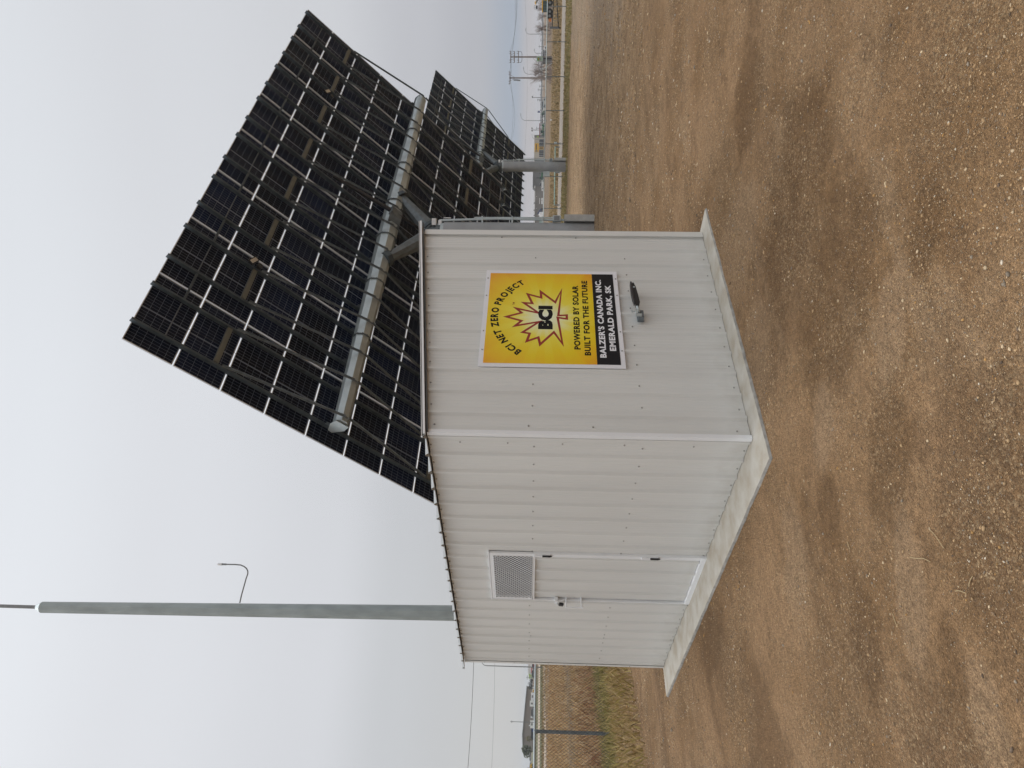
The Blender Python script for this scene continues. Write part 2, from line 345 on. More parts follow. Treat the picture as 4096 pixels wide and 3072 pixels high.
def strip(name, p0, p1, q0, q1, m, dz, n=40, k=6, kind='structure'):
    b = MB(); P0, P1, Q0, Q1 = (Vector((*p, 0)) for p in (p0, p1, q0, q1)); vs = []
    for i in range(n+1):
        for j in range(k+1):
            a = P0.lerp(P1, i/n); c = Q0.lerp(Q1, i/n); v = a.lerp(c, j/k); vs.append((v.x, v.y, zg(v.x, v.y)+dz))
    b.add(vs, [(i*(k+1)+j, i*(k+1)+j+1, (i+1)*(k+1)+j+1, (i+1)*(k+1)+j) for i in range(n) for j in range(k)])
    return b.build(name, m, kind=kind)
M['gravel_road'] = mat('gravel_road', (.235, .20, .165), .95, 0, .14, 1.2, .3, 20)
M['track'] = mat('pale_dirt_track', (.36, .29, .22), .95, 0, .12, .5, .2, 20)
def fr(s, o): p = FR_P+FR_D*s+FR_N*o; return (p.x, p.y)
strip('road', fr(-22, 4), fr(75, 4), fr(-22, 16), fr(75, 14), 'gravel_road', .012)
strip('far_track', (-90, 66), (110, 100), (-90, 78), (110, 113), 'track', .012)
strip('far_road', (-120, 112), (210, 168), (-120, 140), (210, 205), 'track', .012)

# ---------------------------------------------------------------- pebbles and grass
def joined(name, mesh_v, mesh_f, m, colors=None, kind='stuff', label=None, cat=None):
    me = bpy.data.meshes.new(name); me.vertices.add(len(mesh_v)); me.vertices.foreach_set('co', mesh_v.astype(np.float32).ravel())
    k = mesh_f.shape[1]; me.loops.add(mesh_f.size); me.loops.foreach_set('vertex_index', mesh_f.ravel().astype(np.int32)); me.polygons.add(len(mesh_f)); me.polygons.foreach_set('loop_start', np.arange(0, mesh_f.size, k))
    me.update(calc_edges=True)
    if colors is not None:
        a = me.color_attributes.new('tone', 'FLOAT_COLOR', 'POINT'); a.data.foreach_set('color', np.concatenate([colors, np.ones((len(colors), 1))], 1).astype(np.float32).ravel())
    me.materials.append(m); o = bpy.data.objects.new(name, me); sc.collection.objects.link(o); o['kind'] = kind
    if label: o['label'] = label
    if cat: o['category'] = cat
    return o
def tone_mat(name, rough=.85):
    m = bpy.data.materials.new(name); m.use_nodes = True; t = m.node_tree; a = N(t, 'ShaderNodeAttribute', attribute_name='tone')
    b = t.nodes['Principled BSDF']; b.inputs['Roughness'].default_value = rough; b.inputs['Specular IOR Level'].default_value = .3; t.links.new(a.outputs['Color'], b.inputs['Base Color']); return m
rng = np.random.default_rng(5)
def scatter(n, dmin, dmax, a0=-.60, a1=.60, power=1.0):
    th = math.atan2(fw.x, fw.y)+rng.uniform(a0, a1, n); u = rng.uniform(0, 1, n)
    d = dmin*(dmax/dmin)**(u**power); return CAM.x+np.sin(th)*d, CAM.y+np.cos(th)*d, d
def fbm(x, y, s):
    return .55*vnoise(x, y, s)+.3*vnoise(x*2.3, y*2.3, s+1)+.15*vnoise(x*5, y*5, s+2)
def clear_of_slab(x, y, m=.02): return ~((x > -.3325-m) & (x < 2.57+m) & (y > -.21-m) & (y < 4.4+m))
phi = (1+5**.5)/2
ico = np.array([(-1, phi, 0), (1, phi, 0), (-1, -phi, 0), (1, -phi, 0), (0, -1, phi), (0, 1, phi), (0, -1, -phi), (0, 1, -phi), (phi, 0, -1), (phi, 0, 1), (-phi, 0, -1), (-phi, 0, 1)])/1.9
icf = np.array([(0, 11, 5), (0, 5, 1), (0, 1, 7), (0, 7, 10), (0, 10, 11), (1, 5, 9), (5, 11, 4), (11, 10, 2), (10, 7, 6), (7, 1, 8), (3, 9, 4), (3, 4, 2), (3, 2, 6), (3, 6, 8), (3, 8, 9), (4, 9, 5), (2, 4, 11), (6, 2, 10), (8, 6, 7), (9, 8, 1)])
octa = np.array([(1, 0, 0), (-1, 0, 0), (0, 1, 0), (0, -1, 0), (0, 0, 1), (0, 0, -1)], float)
ocf = np.array([(0, 2, 4), (2, 1, 4), (1, 3, 4), (3, 0, 4), (2, 0, 5), (1, 2, 5), (3, 1, 5), (0, 3, 5)])
pal = np.array([(.34, .22, .115), (.42, .28, .15), (.24, .16, .095), (.54, .41, .26), (.27, .22, .165), (.42, .24, .09), (.14, .10, .07), (.60, .52, .41)])
def pebbles(name, raw, cap, dmax, power, smin, sexp, smax, base_v, base_f, label, dlow, dmin=1.9):
    px, py, pd = scatter(raw, dmin, dmax, power=power); dens = .65*fbm(px*1.1+py*.35, py*1.7, 40)+.35*fbm(px*3.1, py*4.0+px, 60)
    keep = clear_of_slab(px, py) & (rng.uniform(0, 1, len(px)) < np.clip((dens-.40)*5.5, dlow, 1)); px, py, pd = px[keep][:cap], py[keep][:cap], pd[keep][:cap]; n = len(px); k = len(base_v)
    size = np.clip(smin+sexp*rng.exponential(1., n), 0, smax)*np.clip(pd/6, .62, 1.5)
    a = rng.uniform(0, 6.28, n); sx = size*rng.uniform(.9, 1.7, n); sy = size*rng.uniform(.7, 1.1, n); sz = size*rng.uniform(.35, .75, n)
    lv = base_v[None]*(1+rng.uniform(-.24, .24, (n, k, 1)))*np.stack([sx, sy, sz], -1)[:, None]; ca, sa = np.cos(a)[:, None], np.sin(a)[:, None]
    pv = np.stack([lv[..., 0]*ca-lv[..., 1]*sa+px[:, None], lv[..., 0]*sa+lv[..., 1]*ca+py[:, None], lv[..., 2]+(zgn(px, py)+sz*.3)[:, None]], -1).reshape(-1, 3)
    pf = (base_f[None]+(np.arange(n)*k)[:, None, None]).reshape(-1, 3)
    pc = pal[rng.choice(8, n, p=[.27, .24, .17, .11, .10, .03, .05, .03])]*rng.uniform(.75, 1.15, (n, 1))
    joined(name, pv, pf, tone_mat(name+'_stone'), np.repeat(pc, k, 0), label=label, cat='gravel')
pebbles('gravel', 120000, 36000, 20, .80, .0022, .0022, .013, ico, icf, 'loose brown and grey gravel scattered over the yard', .08)
pebbles('grit', 420000, 160000, 16, .7, .0014, .0011, .005, octa, ocf, 'fine tan grit between the larger stones of the yard', .22)
pebbles('coarse_gravel', 150000, 60000, 50, .8, .004, .004, .020, octa, ocf, 'coarser gravel and clods over the far part of the yard', .35, 12)

def blades(name, x, y, h, wd, col, lean, label, cat='grass'):
    n = len(x); a = rng.uniform(0, 6.28, n); z = np.array(zgn(x, y)); dx = np.cos(a)*wd; dy = np.sin(a)*wd; b = rng.uniform(0, 6.28, n); l = lean*h*rng.uniform(.3, 1.2, n)
    v = np.stack([np.stack([x-dx, y-dy, z-.01], -1), np.stack([x+dx, y+dy, z-.01], -1), np.stack([x+dx*.6+np.cos(b)*l*.45, y+dy*.6+np.sin(b)*l*.45, z+h*.6], -1), np.stack([x+np.cos(b)*l, y+np.sin(b)*l, z+h], -1)], 1).reshape(-1, 3)
    f = (np.array([(0, 1, 2, 3)])[None]+(np.arange(n)*4)[:, None, None]).reshape(-1, 4)
    return joined(name, v, f, tone_mat(name+'_blade', .9), np.repeat(col, 4, 0), label=label, cat=cat)
def pick(n, cols, p, lo=.75, hi=1.25): return np.array(cols)[rng.choice(len(cols), n, p=p)]*rng.uniform(lo, hi, (n, 1))
def band(n, s0, s1, o0, o1, P, D, NN, pw=1.):
    s = rng.uniform(s0, s1, n); o = o0+(o1-o0)*rng.uniform(0, 1, n)**pw; return P.x+D.x*s+NN.x*o, P.y+D.y*s+NN.y*o, o
x, y, o = band(85000, -7, 60, 1.2, 48, FL_P, FL_D, FL_N, 1.7)
c = pick(len(x), [(.46, .31, .155), (.54, .38, .20), (.38, .245, .12), (.31, .17, .085), (.28, .22, .10)], [.32, .25, .22, .14, .07])
rd = ((o > 1.2) & (o < 6) & (rng.uniform(0, 1, len(x)) < .35)); c[rd] = c[rd]*[.75, .6, .6]
blades('dry_grass', x, y, rng.uniform(.08, .30, len(x))*np.where((o > 9) & (o < 13), .5, 1), rng.uniform(.004, .010, len(x))*(1+o/22), c, .6, 'dry tan and rust weeds beyond the left fence')
x, y, o = band(45000, -6, 40, -3.3, 1.2, FL_P, FL_D, FL_N)
gr = (o > -1.1) & (o < .9); c = pick(len(x), [(.38, .27, .12), (.33, .26, .09), (.45, .33, .17)], [.4, .35, .25]); c2 = pick(len(x), [(.27, .24, .09), (.37, .30, .12), (.43, .34, .15)], [.45, .35, .2]); c[gr] = c2[gr]
blades('verge_grass', x, y, rng.uniform(.05, .2, len(x)), rng.uniform(.005, .011, len(x)), c, .7, 'green and yellow grass at the foot of the left fence')
x, y, o = band(26000, -20, 48, -9.5, 3.5, FR_P, FR_D, FR_N)
blades('olive_grass', x, y, rng.uniform(.04, .14, len(x)), rng.uniform(.015, .035, len(x)), pick(len(x), [(.25, .21, .085), (.34, .26, .12), (.43, .31, .17), (.21, .19, .07)], [.35, .3, .15, .2]), .8, 'short olive grass along the right hand fence')
x, y, o = band(30000, -60, 95, 16.5, 70, FR_P, FR_D, FR_N, 1.3)
blades('field_grass', x, y, rng.uniform(.08, .3, len(x)), rng.uniform(.02, .06, len(x)), pick(len(x), [(.27, .19, .09), (.21, .155, .075), (.16, .13, .05), (.33, .24, .13)], [.35, .3, .2, .15]), .6, 'dry tan field grass beyond the gravel road')
# straws and a few bigger stones lying on the yard
b = MB()
for (X, Y, ln) in ((3740, 2245, .16), (3800, 2190, .12), (3915, 2300, .06), (3415, 2195, .04), (3300, 2415, .05), (3890, 2370, .08), (3600, 2500, .05)):
    v = ray(X, Y); g = CAM+v*((-.05-CAM.z)/v.z); a = R.uniform(0, 3); pts = [V(g.x+math.cos(a)*t+math.sin(t*40)*.006, g.y+math.sin(a)*t+math.cos(t*31)*.008, float(zgn(np.array(g.x), np.array(g.y)))+.006) for t in [ln*i/6 for i in range(7)]]
    b.path(pts, .0018, 4)
b.build('dry_straw', mat('straw', (.42, .31, .17), .8), kind='stuff')

# ---------------------------------------------------------------- slab
WR, WL, H0, H1 = 2.424, 4.3385, 2.335, 2.655
b = MB()
sx0, sy0, sx1, sy1 = -.3325, -.2107, WR+.145, WL+.062
def edge_pts(a, c, n=44, amp=.006):
    out = []
    for i in range(n):
        t = i/n; p = V(*a, 0).lerp(V(*c, 0), t); q = mnoise.noise(p*6)*amp*1.3+mnoise.noise(p*23)*amp*.8; d = (V(*c, 0)-V(*a, 0)).normalized(); out.append(p+V(d.y, -d.x, 0)*q)
    return out
ring = edge_pts((sx0, sy0), (sx1, sy0))+edge_pts((sx1, sy0), (sx1, sy1))+edge_pts((sx1, sy1), (sx0, sy1))+edge_pts((sx0, sy1), (sx0, sy0))
n = len(ring); cen = V((sx0+sx1)/2, (sy0+sy1)/2, 0)
def inset(p, k): d = (cen-p); return V(p.x+(1 if d.x > 0 else -1)*min(abs(d.x), k), p.y+(1 if d.y > 0 else -1)*min(abs(d.y), k), 0)
top = [inset(p, .03) for p in ring]; vs = []
vs += [V(p.x, p.y, 0) for p in top]; vs += [V(p.x, p.y, -.006) for p in [inset(p, .008) for p in ring]]
vs += [V(p.x, p.y, -.022+mnoise.noise(p*11)*.006) for p in ring]; vs += [V(p.x-(cen-p).normalized().x*.012, p.y-(cen-p).normalized().y*.012, -.16) for p in ring]
b.add(vs, [tuple(range(n))]); fs = []; mi = []
for k in range(3):
    for i in range(n): fs.append((k*n+i, (k+1)*n+i, (k+1)*n+(i+1) % n, k*n+(i+1) % n)); mi.append(0 if k == 0 else 1)
b.f += fs; b.m += mi
b.build('concrete_slab', ['concrete', 'conc_edge'], kind='structure')

# ---------------------------------------------------------------- shed
shed = thing('metal_shed', V(0, 0, 0), 'light grey corrugated metal shed with one door standing on a concrete slab', 'shed')
RIB = .2228
def profile(u, first):                       # trapezoid ribs with two shallow stiffeners between
    t = ((u-first) % RIB); t = t-RIB if t > RIB/2 else t; a = abs(t)
    if a < .010: h = .019
    elif a < .026: h = .019*(1-(a-.010)/.016)
    else:
        h = 0
        for c in (.062, .096):
            if abs(a-c) < .009: h = .0022*(1-abs(a-c)/.009)
    return h
def sheet(u0, u1, z0, z1, to_world, nrm, first, side_lap=0.):
    """corrugated sheet between u0..u1; z0/z1 are functions of u"""
    us = {u0, u1}; k0 = int((u0-first)/RIB)-1
    for k in range(k0, k0+int((u1-u0)/RIB)+4):
        c = first+k*RIB
        for dlt in (-.105, -.096, -.087, -.071, -.062, -.053, -.026, -.010, .010, .026, .053, .062, .071, .087, .096, .105):
            if u0 < c+dlt < u1: us.add(c+dlt)
    us = sorted(us); b = MB(); vs = []
    for u in us:
        h = profile(u, first)+side_lap*(1 if u > u1-.02 else 0)
        for z in (z0(u), z1(u)): vs.append(to_world(u, z)+nrm*h)
    m = len(us); vs += [v-nrm*.002 for v in vs[:2*m]]
    b.add(vs, [(2*i, 2*i+2, 2*i+3, 2*i+1) for i in range(m-1)]+[(2*m+2*i, 2*m+2*i+1, 2*m+2*i+3, 2*m+2*i+2) for i in range(m-1)]+[(2*i, 2*m+2*i, 2*m+2*i+2, 2*i+2) for i in range(m-1)]+[(2*i+1, 2*i+3, 2*m+2*i+3, 2*m+2*i+1) for i in range(m-1)]
          +[(0, 1, 2*m+1, 2*m), (2*m-2, 4*m-2, 4*m-1, 2*m-1)])
    return b
rightw = lambda u, z: V(u, 0, z); leftw = lambda u, z: V(0, u, z)
topR = lambda u: H0+(H1-H0)*u/WR-.004
for (a, c) in ((.003, .864), (.864, 1.518), (1.518, WR)):
    s = sheet(a, c, lambda u: .003, topR, rightw, -Y_, .182, .0015); s.build('wall_panel', 'panel', shed)
for (a, c, z0, z1) in ((.003, .912, .003, H0), (.912, 1.712, .003, H0), (1.712, 2.655, 1.962, H0), (2.655, 3.545, .003, H0), (3.545, WL, .003, H0)):
    s = sheet(a, c, (lambda zz: lambda u: zz)(z0), (lambda zz: lambda u: zz)(z1), leftw, -X_, .040, .0015); s.build('wall_panel', 'panel', shed)
s = sheet(0, WL, lambda u: .003, lambda u: H1, lambda u, z: V(WR, u, z), X_, .04); s.build('wall_panel', 'panel', shed)
s = sheet(0, WR, lambda u: .003, topR, lambda u, z: V(u, WL, z), Y_, .04); s.build('wall_panel', 'panel', shed)
# corner posts and far corner trims
b = MB()
def angle_trim(cx, cy, dx, dy, w_, z0, z1):
    b.box(V(cx+dx*w_/2, cy-dy*.021, (z0+z1)/2), (w_, .003, z1-z0)); b.box(V(cx-dx*.021, cy+dy*w_/2-.0015*dy, (z0+z1)/2), (.003, w_, z1-z0))
b.prism([(-.0235, -.0235, .004), (.008, -.0235, .004), (.008, -.0205, .004), (-.018, -.0205, .004), (-.0205, -.018, .004), (-.0205, .012, .004), (-.0235, .012, .004)], (0, 0, H0-.006))
b.build('corner_trim', 'trim', shed)
b = MB(); b.prism([(WR-.05, -.0235, .004), (WR+.0235, -.0235, .004), (WR+.0235, .05, .004), (WR+.0205, .05, .004), (WR+.0205, -.0205, .004), (WR-.05, -.0205, .004)], (0, 0, H1-.02)); b.build('corner_trim', 'panel', shed)
b = MB(); b.prism([(-.0235, WL-.04, .004), (-.0205, WL-.04, .004), (-.0205, WL+.003, .004), (.05, WL+.003, .004), (.05, WL+.006, .004), (-.0235, WL+.006, .004)], (0, 0, H0-.006)); b.build('corner_trim', 'panel', shed)
# roof: five ribbed sheets, slope rises away from the door side
SL = (H1-H0)/WR; nrf = V(-SL, 0, 1).normalized(); RX0, RX1 = -.055, WR+.125
M['roof'] = mat('roof_steel', (.42, .43, .43), .45, .1, .05, 2)
def roofpt(x, y, h): return V(x, y, H0+.012+SL*x)+nrf*h
rr = [-.045, .90, 1.80, 2.70, 3.60, WL+.15]
for i in range(5):
    a, c = rr[i], rr[i+1]; ys = {a, c}
    for k in range(-2, 25):
        q0 = -.01+k*.2228
        for dlt in (-.024, -.008, .008, .024):
            if a < q0+dlt < c: ys.add(q0+dlt)
    ys = sorted(ys); vs = []; m = len(ys)
    def hh(y):
        t = (y+.01) % .2228; t = min(t, .2228-t); return .024 if t < .009 else (.024*(1-(t-.008)/.016) if t < .024 else 0)
    for y in ys:
        for x in (RX0, RX1): vs.append(roofpt(x, y, hh(y)+.001*i))
    vs += [v-nrf*.0025 for v in vs[:2*m]]
    b = MB(); b.add(vs, [(2*j, 2*j+1, 2*j+3, 2*j+2) for j in range(m-1)]+[(2*m+2*j, 2*m+2*j+2, 2*m+2*j+3, 2*m+2*j+1) for j in range(m-1)]+[(2*j, 2*j+2, 2*m+2*j+2, 2*m+2*j) for j in range(m-1)]+[(2*j+1, 2*m+2*j+1, 2*m+2*j+3, 2*j+3) for j in range(m-1)]+[(0, 2*m, 2*m+1, 1), (2*m-2, 2*m-1, 4*m-1, 4*m-2)])
    b.build('roof_panel', 'roof', shed)
b = MB(); p0, p1 = roofpt(RX0-.002, -.050, -.002), roofpt(RX1, -.050, -.002)
b.bar(p0+V(0, 0, .010), p1+V(0, 0, .010), .004, .017, nrf); b.bar(p0+V(0, .024, .0275), p1+V(0, .024, .0275), .05, .004, nrf)
b.build('rake_trim', 'trim', shed)
b = MB(); b.bar(roofpt(RX0+.03, -.03, -.016), roofpt(RX1-.02, -.03, -.016), .03, .010, nrf); b.build('roof_gap_shade', mat('painted_gap_shade', (.07, .068, .065), .7), shed)  # dark bar painted in for the shaded gap under the roof edge
# screws
b = MB()
for z in (.042, .76, 1.575, 2.322):
    for x in (.265, .484, .708, .926, 1.147, 1.376, 1.602, 1.822, 2.054):
        zz = z if z < 2.3 else topR(x)-.03
        if .62 < x < 1.85 and .85 < z < 2.0: continue
        b.dome(V(x, 0, zz), .0075, -Y_, .9)
for x, z in ((.851, .047), (.057, .094), (1.521, .037), (.07, 2.29), (.07, 1.6), (.07, 1.13), (2.36, 1.9), (2.36, 1.2)): b.dome(V(x, -.002, z), .0075, -Y_, .9)
for k in range(19):
    y = .151+k*RIB
    for z in (.02, .76, 1.558 + (.02 if y > 2.6 else 0), 2.325):
        if 1.72 < y < 2.63 and z < 1.95: continue
        b.dome(V(0, y, z), .0075, -X_, .9)
for y in (.95, 1.70, 2.68, 3.58): 
    for z in (.03, 1.56, 2.32, .76): b.dome(V(0, y, z), .0075, -X_, .9)
for z in (.4, .9, 1.35, 1.75, 2.1): b.dome(V(-.022, .085, z), .0075, -X_, .9); b.dome(V(-.022, WL-.02, z), .0075, -X_, .9)
b.build('screws', 'screw', shed, kind='stuff')
tb = MB(); tb.dome(V(1.286, -.001, .076), .016, -Y_, .3, 8); tb.build('cable_hole', 'black', shed)
# door
DY0, DY1, DZ1 = 1.728, 2.630, 1.948
fr_ = MB(); fr_.box(V(-.006, (DY0+DY1)/2, .021), (.05, DY1-DY0+.02, .042)); fr_.box(V(-.004, (DY0+DY1)/2, DZ1+.006), (.044, DY1-DY0+.05, .012)); fr_.box(V(-.004, DY1+.012, DZ1/2), (.040, .010, DZ1)); fr_.box(V(.02, (DY0+DY1)/2, DZ1/2), (.006, DY1-DY0, DZ1))
fr_.build('door_frame', 'trim', shed)
dark = MB(); dark.box(V(.012, (DY0+DY1)/2, 1.735), (.004, .86, .39)); dark.build('vent_shade_sheet', 'dark', shed)  # near black sheet stands in for the unlit space behind the vent
ds = sheet(DY0+.030, DY1-.008, lambda u: .046, lambda u: 1.545, leftw, -X_, .040)
door = ds.build('door', 'panel', shed); door['label'] = 'closed corrugated door leaf with a mesh vent'
b = MB(); x0 = -.016
for (ya, yb, za, zb) in ((DY0+.0365, DY1-.004, 1.913, 1.945), (DY0-.014, DY0+.036, 1.552, 1.945), (DY1-.036, DY1-.004, 1.545, 1.913), (DY0+.002, DY1-.004, 1.530, 1.552)): b.box(V(x0, (ya+yb)/2, (za+zb)/2), (.02, yb-ya, zb-za))
b.build('vent_frame', 'trim', shed, door)
b = MB(); ya, yb, za, zb = DY0+.030, DY1-.030, 1.552, 1.914; pitch = .037
def clip(y0, z0, y1, z1):
    t0, t1 = 0., 1.; dy, dz = y1-y0, z1-z0
    for p_, q_ in ((-dy, y0-ya), (dy, yb-y0), (-dz, z0-za), (dz, zb-z0)):
        if p_ == 0: continue
        t = q_/p_
        if p_ < 0: t0 = max(t0, t)
        else: t1 = min(t1, t)
    return None if t0 >= t1 else (y0+dy*t0, z0+dz*t0, y0+dy*t1, z0+dz*t1)
k = ya-(zb-za)
while k < yb:
    for sgn in (1, -1):
        c = clip(k if sgn > 0 else k+(zb-za), za, k+(zb-za) if sgn > 0 else k, zb)
        if c: b.bar(V(x0-.014, c[0], c[1]), V(x0-.014, c[2], c[3]), .004, .0042, X_.cross(V(0, 1, sgn)).normalized())
    k += pitch
b.build('vent_mesh', 'trim', shed, door)
b = MB(); b.box(V(-.014, DY0+.008, .775), (.026, .048, 1.55)); b.build('hinge_stile', 'trim', shed, door)
for zc in (1.43, .462):
    b = MB(); b.tube(V(-.036, DY0+.004, zc-.036), V(-.036, DY0+.004, zc+.036), .011, n=8); b.k = 1; b.tube(V(-.036, DY0+.004, zc+.038), V(-.036, DY0+.004, zc+.115), .011, n=8); b.box(V(-.026, DY0+.010, zc+.04), (.010, .03, .15)); b.k = 0; b.tube(V(-.036, DY0+.004, zc-.052), V(-.036, DY0+.004, zc-.036), .004, .009, 6)
    b.build('hinge', ['black', 'trim'], shed, door)
b = MB(); hy = DY1-.012
b.tube(V(-.105, hy, 1.225), V(-.105, hy, 1.045), .0085, n=8)
for z in (1.213, 1.063): b.tube(V(0, hy, z), V(-.105, hy, z), .009, n=8)
b.build('pull_handle', 'trim', shed, door, smooth=False)
b = MB(); b.box(V(-.03, DY1-.006, 1.313), (.05, .05, .032)); b.box(V(-.045, DY1+.02, 1.305), (.05, .05, .005)); b.box(V(-.012, DY1+.022, 1.30), (.008, .05, .07)); b.tube(V(-.04, DY1-.015, 1.29), V(-.04, DY1-.015, 1.245), .005, n=6)
b.build('latch', 'trim', shed, door)
b = MB(); cz, cy, cx = 1.262, DY1+.035, -.055
b.box(V(cx, cy, cz), (.022, .036, .044), ey=V(0, .97, .22), ez=V(0, -.22, .97))
b.k = 1; arc = [V(cx, cy+math.cos(t)*.013-.008, cz+.026+math.sin(t)*.022) for t in [math.pi*i/6 for i in range(7)]]; b.path(arc, .0035, 5)
tag(b.build('padlock', ['black', 'galv'], org=V(cx, cy, cz)), 'small black padlock hanging from the white door latch', 'padlock')

# ---------------------------------------------------------------- sign on the right hand wall
SX0, SX1, SZ0, SZ1 = .641, 1.834, .851, 2.010
sign = thing('project_sign', V((SX0+SX1)/2, -.022, SZ0), 'white framed yellow and black sign with a red maple leaf outline', 'sign')
yb_ = -.0215
def plate(x0_, x1_, z0_, z1_, y, th=.003):
    b = MB(); b.box(V((x0_+x1_)/2, y-th/2, (z0_+z1_)/2), (x1_-x0_, th, z1_-z0_)); return b
plate(SX0, SX1, SZ0, SZ1, yb_, .005).build('backing_board', mat('sign_white', (.80, .80, .83), .4, 0, .01), sign)
IX0, IX1, IZ0, IZ1, IZB = .679, 1.793, .888, 1.972, 1.074; yf = yb_-.0052
def sign_print():
    m = bpy.data.materials.new('sunburst_print'); m.use_nodes = True; t = m.node_tree; L = t.links.new; b = t.nodes['Principled BSDF']; b.inputs['Roughness'].default_value = .35
    g = N(t, 'ShaderNodeNewGeometry'); s = N(t, 'ShaderNodeSeparateXYZ'); L(g.outputs['Position'], s.inputs[0])
    def ma(op, a, bb=0.):
        x = N(t, 'ShaderNodeMath', operation=op)
        for i, c in ((0, a), (1, bb)):
            if isinstance(c, (int, float)): x.inputs[i].default_value = c
            else: L(c, x.inputs[i])
        return x.outputs[0]
    dx = ma('SUBTRACT', s.outputs['X'], 1.215); dz = ma('SUBTRACT', s.outputs['Z'], 1.485)
    r = ma('SQRT', ma('ADD', ma('MULTIPLY', dx, dx), ma('MULTIPLY', dz, dz))); a = ma('ARCTAN2', dz, dx)
    rays = ma('MULTIPLY', ma('SINE', ma('ADD', ma('MULTIPLY', a, 15.), ma('MULTIPLY', ma('SINE', ma('MULTIPLY', a, 4.)), 1.4))), 4.); rays = ma('MINIMUM', ma('MAXIMUM', rays, -1.), 1.)
    rr_ = ma('ADD', ma('DIVIDE', r, .70), ma('MULTIPLY', ma('MULTIPLY', rays, .035), ma('MINIMUM', ma('MULTIPLY', r, 3.), 1.)))
    cr = N(t, 'ShaderNodeValToRGB'); L(rr_, cr.inputs[0]); el = cr.color_ramp.elements
    el[0].position = 0; el[0].color = (.88, .92, .78, 1); el[1].position = 1; el[1].color = (.80, .35, .006, 1)
    for p, c in ((.16, (.86, .86, .48)), (.36, (.85, .73, .06)), (.62, (.83, .61, .006)), (.85, (.83, .49, .004))):
        e = el.new(p); e.color = (*c, 1)
    L(cr.outputs[0], b.inputs['Base Color']); return m
plate(IX0, IX1, IZB, IZ1, yf, .001).build('yellow_print', sign_print(), sign)
plate(IX0, IX1, IZ0, IZB-.0005, yf, .001).build('black_band', mat('print_black', (.011, .010, .012), .6, 0, .02, spec=.25), sign)
M['ink'] = mat('black_ink', (.008, .007, .007), .6, 0, .02, spec=.2); M['inkw'] = mat('white_ink', (.82, .82, .85), .4, 0, .01); M['inkr'] = mat('red_ink', (.30, .018, .010), .4, 0, .02)
def glyphs(txt, offset=.042):
    cu = bpy.data.curves.new('t', 'FONT'); cu.body = txt; cu.size = 1; cu.offset = offset; cu.space_character = 1.10; cu.resolution_u = 3; cu.fill_mode = 'FRONT'
    o = bpy.data.objects.new('t', cu); sc.collection.objects.link(o); dg = bpy.context.evaluated_depsgraph_get(); dg.update()
    me = bpy.data.meshes.new_from_object(o.evaluated_get(dg)); vs = [(v.co.x, v.co.y) for v in me.vertices]; fs = [tuple(p.vertices) for p in me.polygons]
    bpy.data.objects.remove(o); bpy.data.curves.remove(cu); bpy.data.meshes.remove(me); return vs, fs
def letters(vs, fs, m, root, label=None):
    par = list(range(len(vs)))
    def fd(a):
        while par[a] != a: par[a] = par[par[a]]; a = par[a]
        return a
    for f in fs:
        for k in f[1:]: par[fd(k)] = fd(f[0])
    gr = {}
    for f in fs: gr.setdefault(fd(f[0]), []).append(f)
    for g_ in gr.values():
        ids = sorted({i for f in g_ for i in f}); ix = {i: k for k, i in enumerate(ids)}; b = MB(); b.add([vs[i] for i in ids], [tuple(ix[i] for i in f) for f in g_]); o = b.build('letter', m, root)
        if label: o['label'] = label
def flat_text(name, txt, x0_, x1_, z0_, z1_, m, y, root, offset=.042, shear=0., label=None):
    vs, fs = glyphs(txt, offset); ax0, ax1 = min(v[0] for v in vs), max(v[0] for v in vs); az0, az1 = min(v[1] for v in vs), max(v[1] for v in vs)
    letters([V(x0_+(v[0]-ax0)/(ax1-ax0)*(x1_-x0_), y, z0_+(v[1]-az0)/(az1-az0)*(z1_-z0_)) for v in vs], fs, m, root, label)
ytx = yf-.0016
flat_text('lettering', 'BCI', 1.072, 1.362, 1.420, 1.543, 'ink', ytx, sign, .075, label='big black initial inside the leaf')
flat_text('lettering', 'POWERED BY SOLAR', .842, 1.633, 1.198, 1.250, 'ink', ytx, sign)
flat_text('lettering', 'BUILT FOR THE FUTURE', .777, 1.700, 1.117, 1.168, 'ink', ytx, sign)
flat_text('lettering', "BALZER'S CANADA INC.", .755, 1.716, .996, 1.049, 'inkw', ytx, sign)
flat_text('lettering', 'EMERALD PARK, SK', .832, 1.645, .906, .966, 'inkw', ytx, sign)
flat_text('lettering', 'TM', 1.367, 1.402, 1.745, 1.762, 'inkr', ytx, sign, .01)
# arched line: glyph by glyph on a circle through the measured points
txt = 'BCI NET ZERO PROJECT'; C = V(1.2303, 0, 1.37); Rr = .512; a0, a1 = rad(144.2), rad(34.6)
widths = []
for ch in txt:
    if ch == ' ': widths.append((None, .36)); continue
    vs, fs = glyphs(ch, .045); x0_, x1_ = min(v[0] for v in vs), max(v[0] for v in vs); widths.append(((vs, fs, x0_), x1_-x0_+.10))
tot = sum(w_ for _, w_ in widths)-.10; acc = 0; b = MB(); hgt = .060/.72
for g_, w_ in widths:
    if g_:
        mid = acc+(w_-.10)/2; an = a0+(a1-a0)*mid/tot; rd_ = V(math.cos(an), 0, math.sin(an)); tg = V(math.sin(an), 0, -math.cos(an))
        sx = abs(a1-a0)*Rr/tot
        b.add([C+rd_*(Rr+v[1]*hgt)+tg*((v[0]-g_[2]-(w_-.10)/2)*sx)+V(0, ytx, 0) for v in g_[0]], g_[1])
    acc += w_
letters(b.v, b.f, 'ink', sign, 'black letter of the arched line')
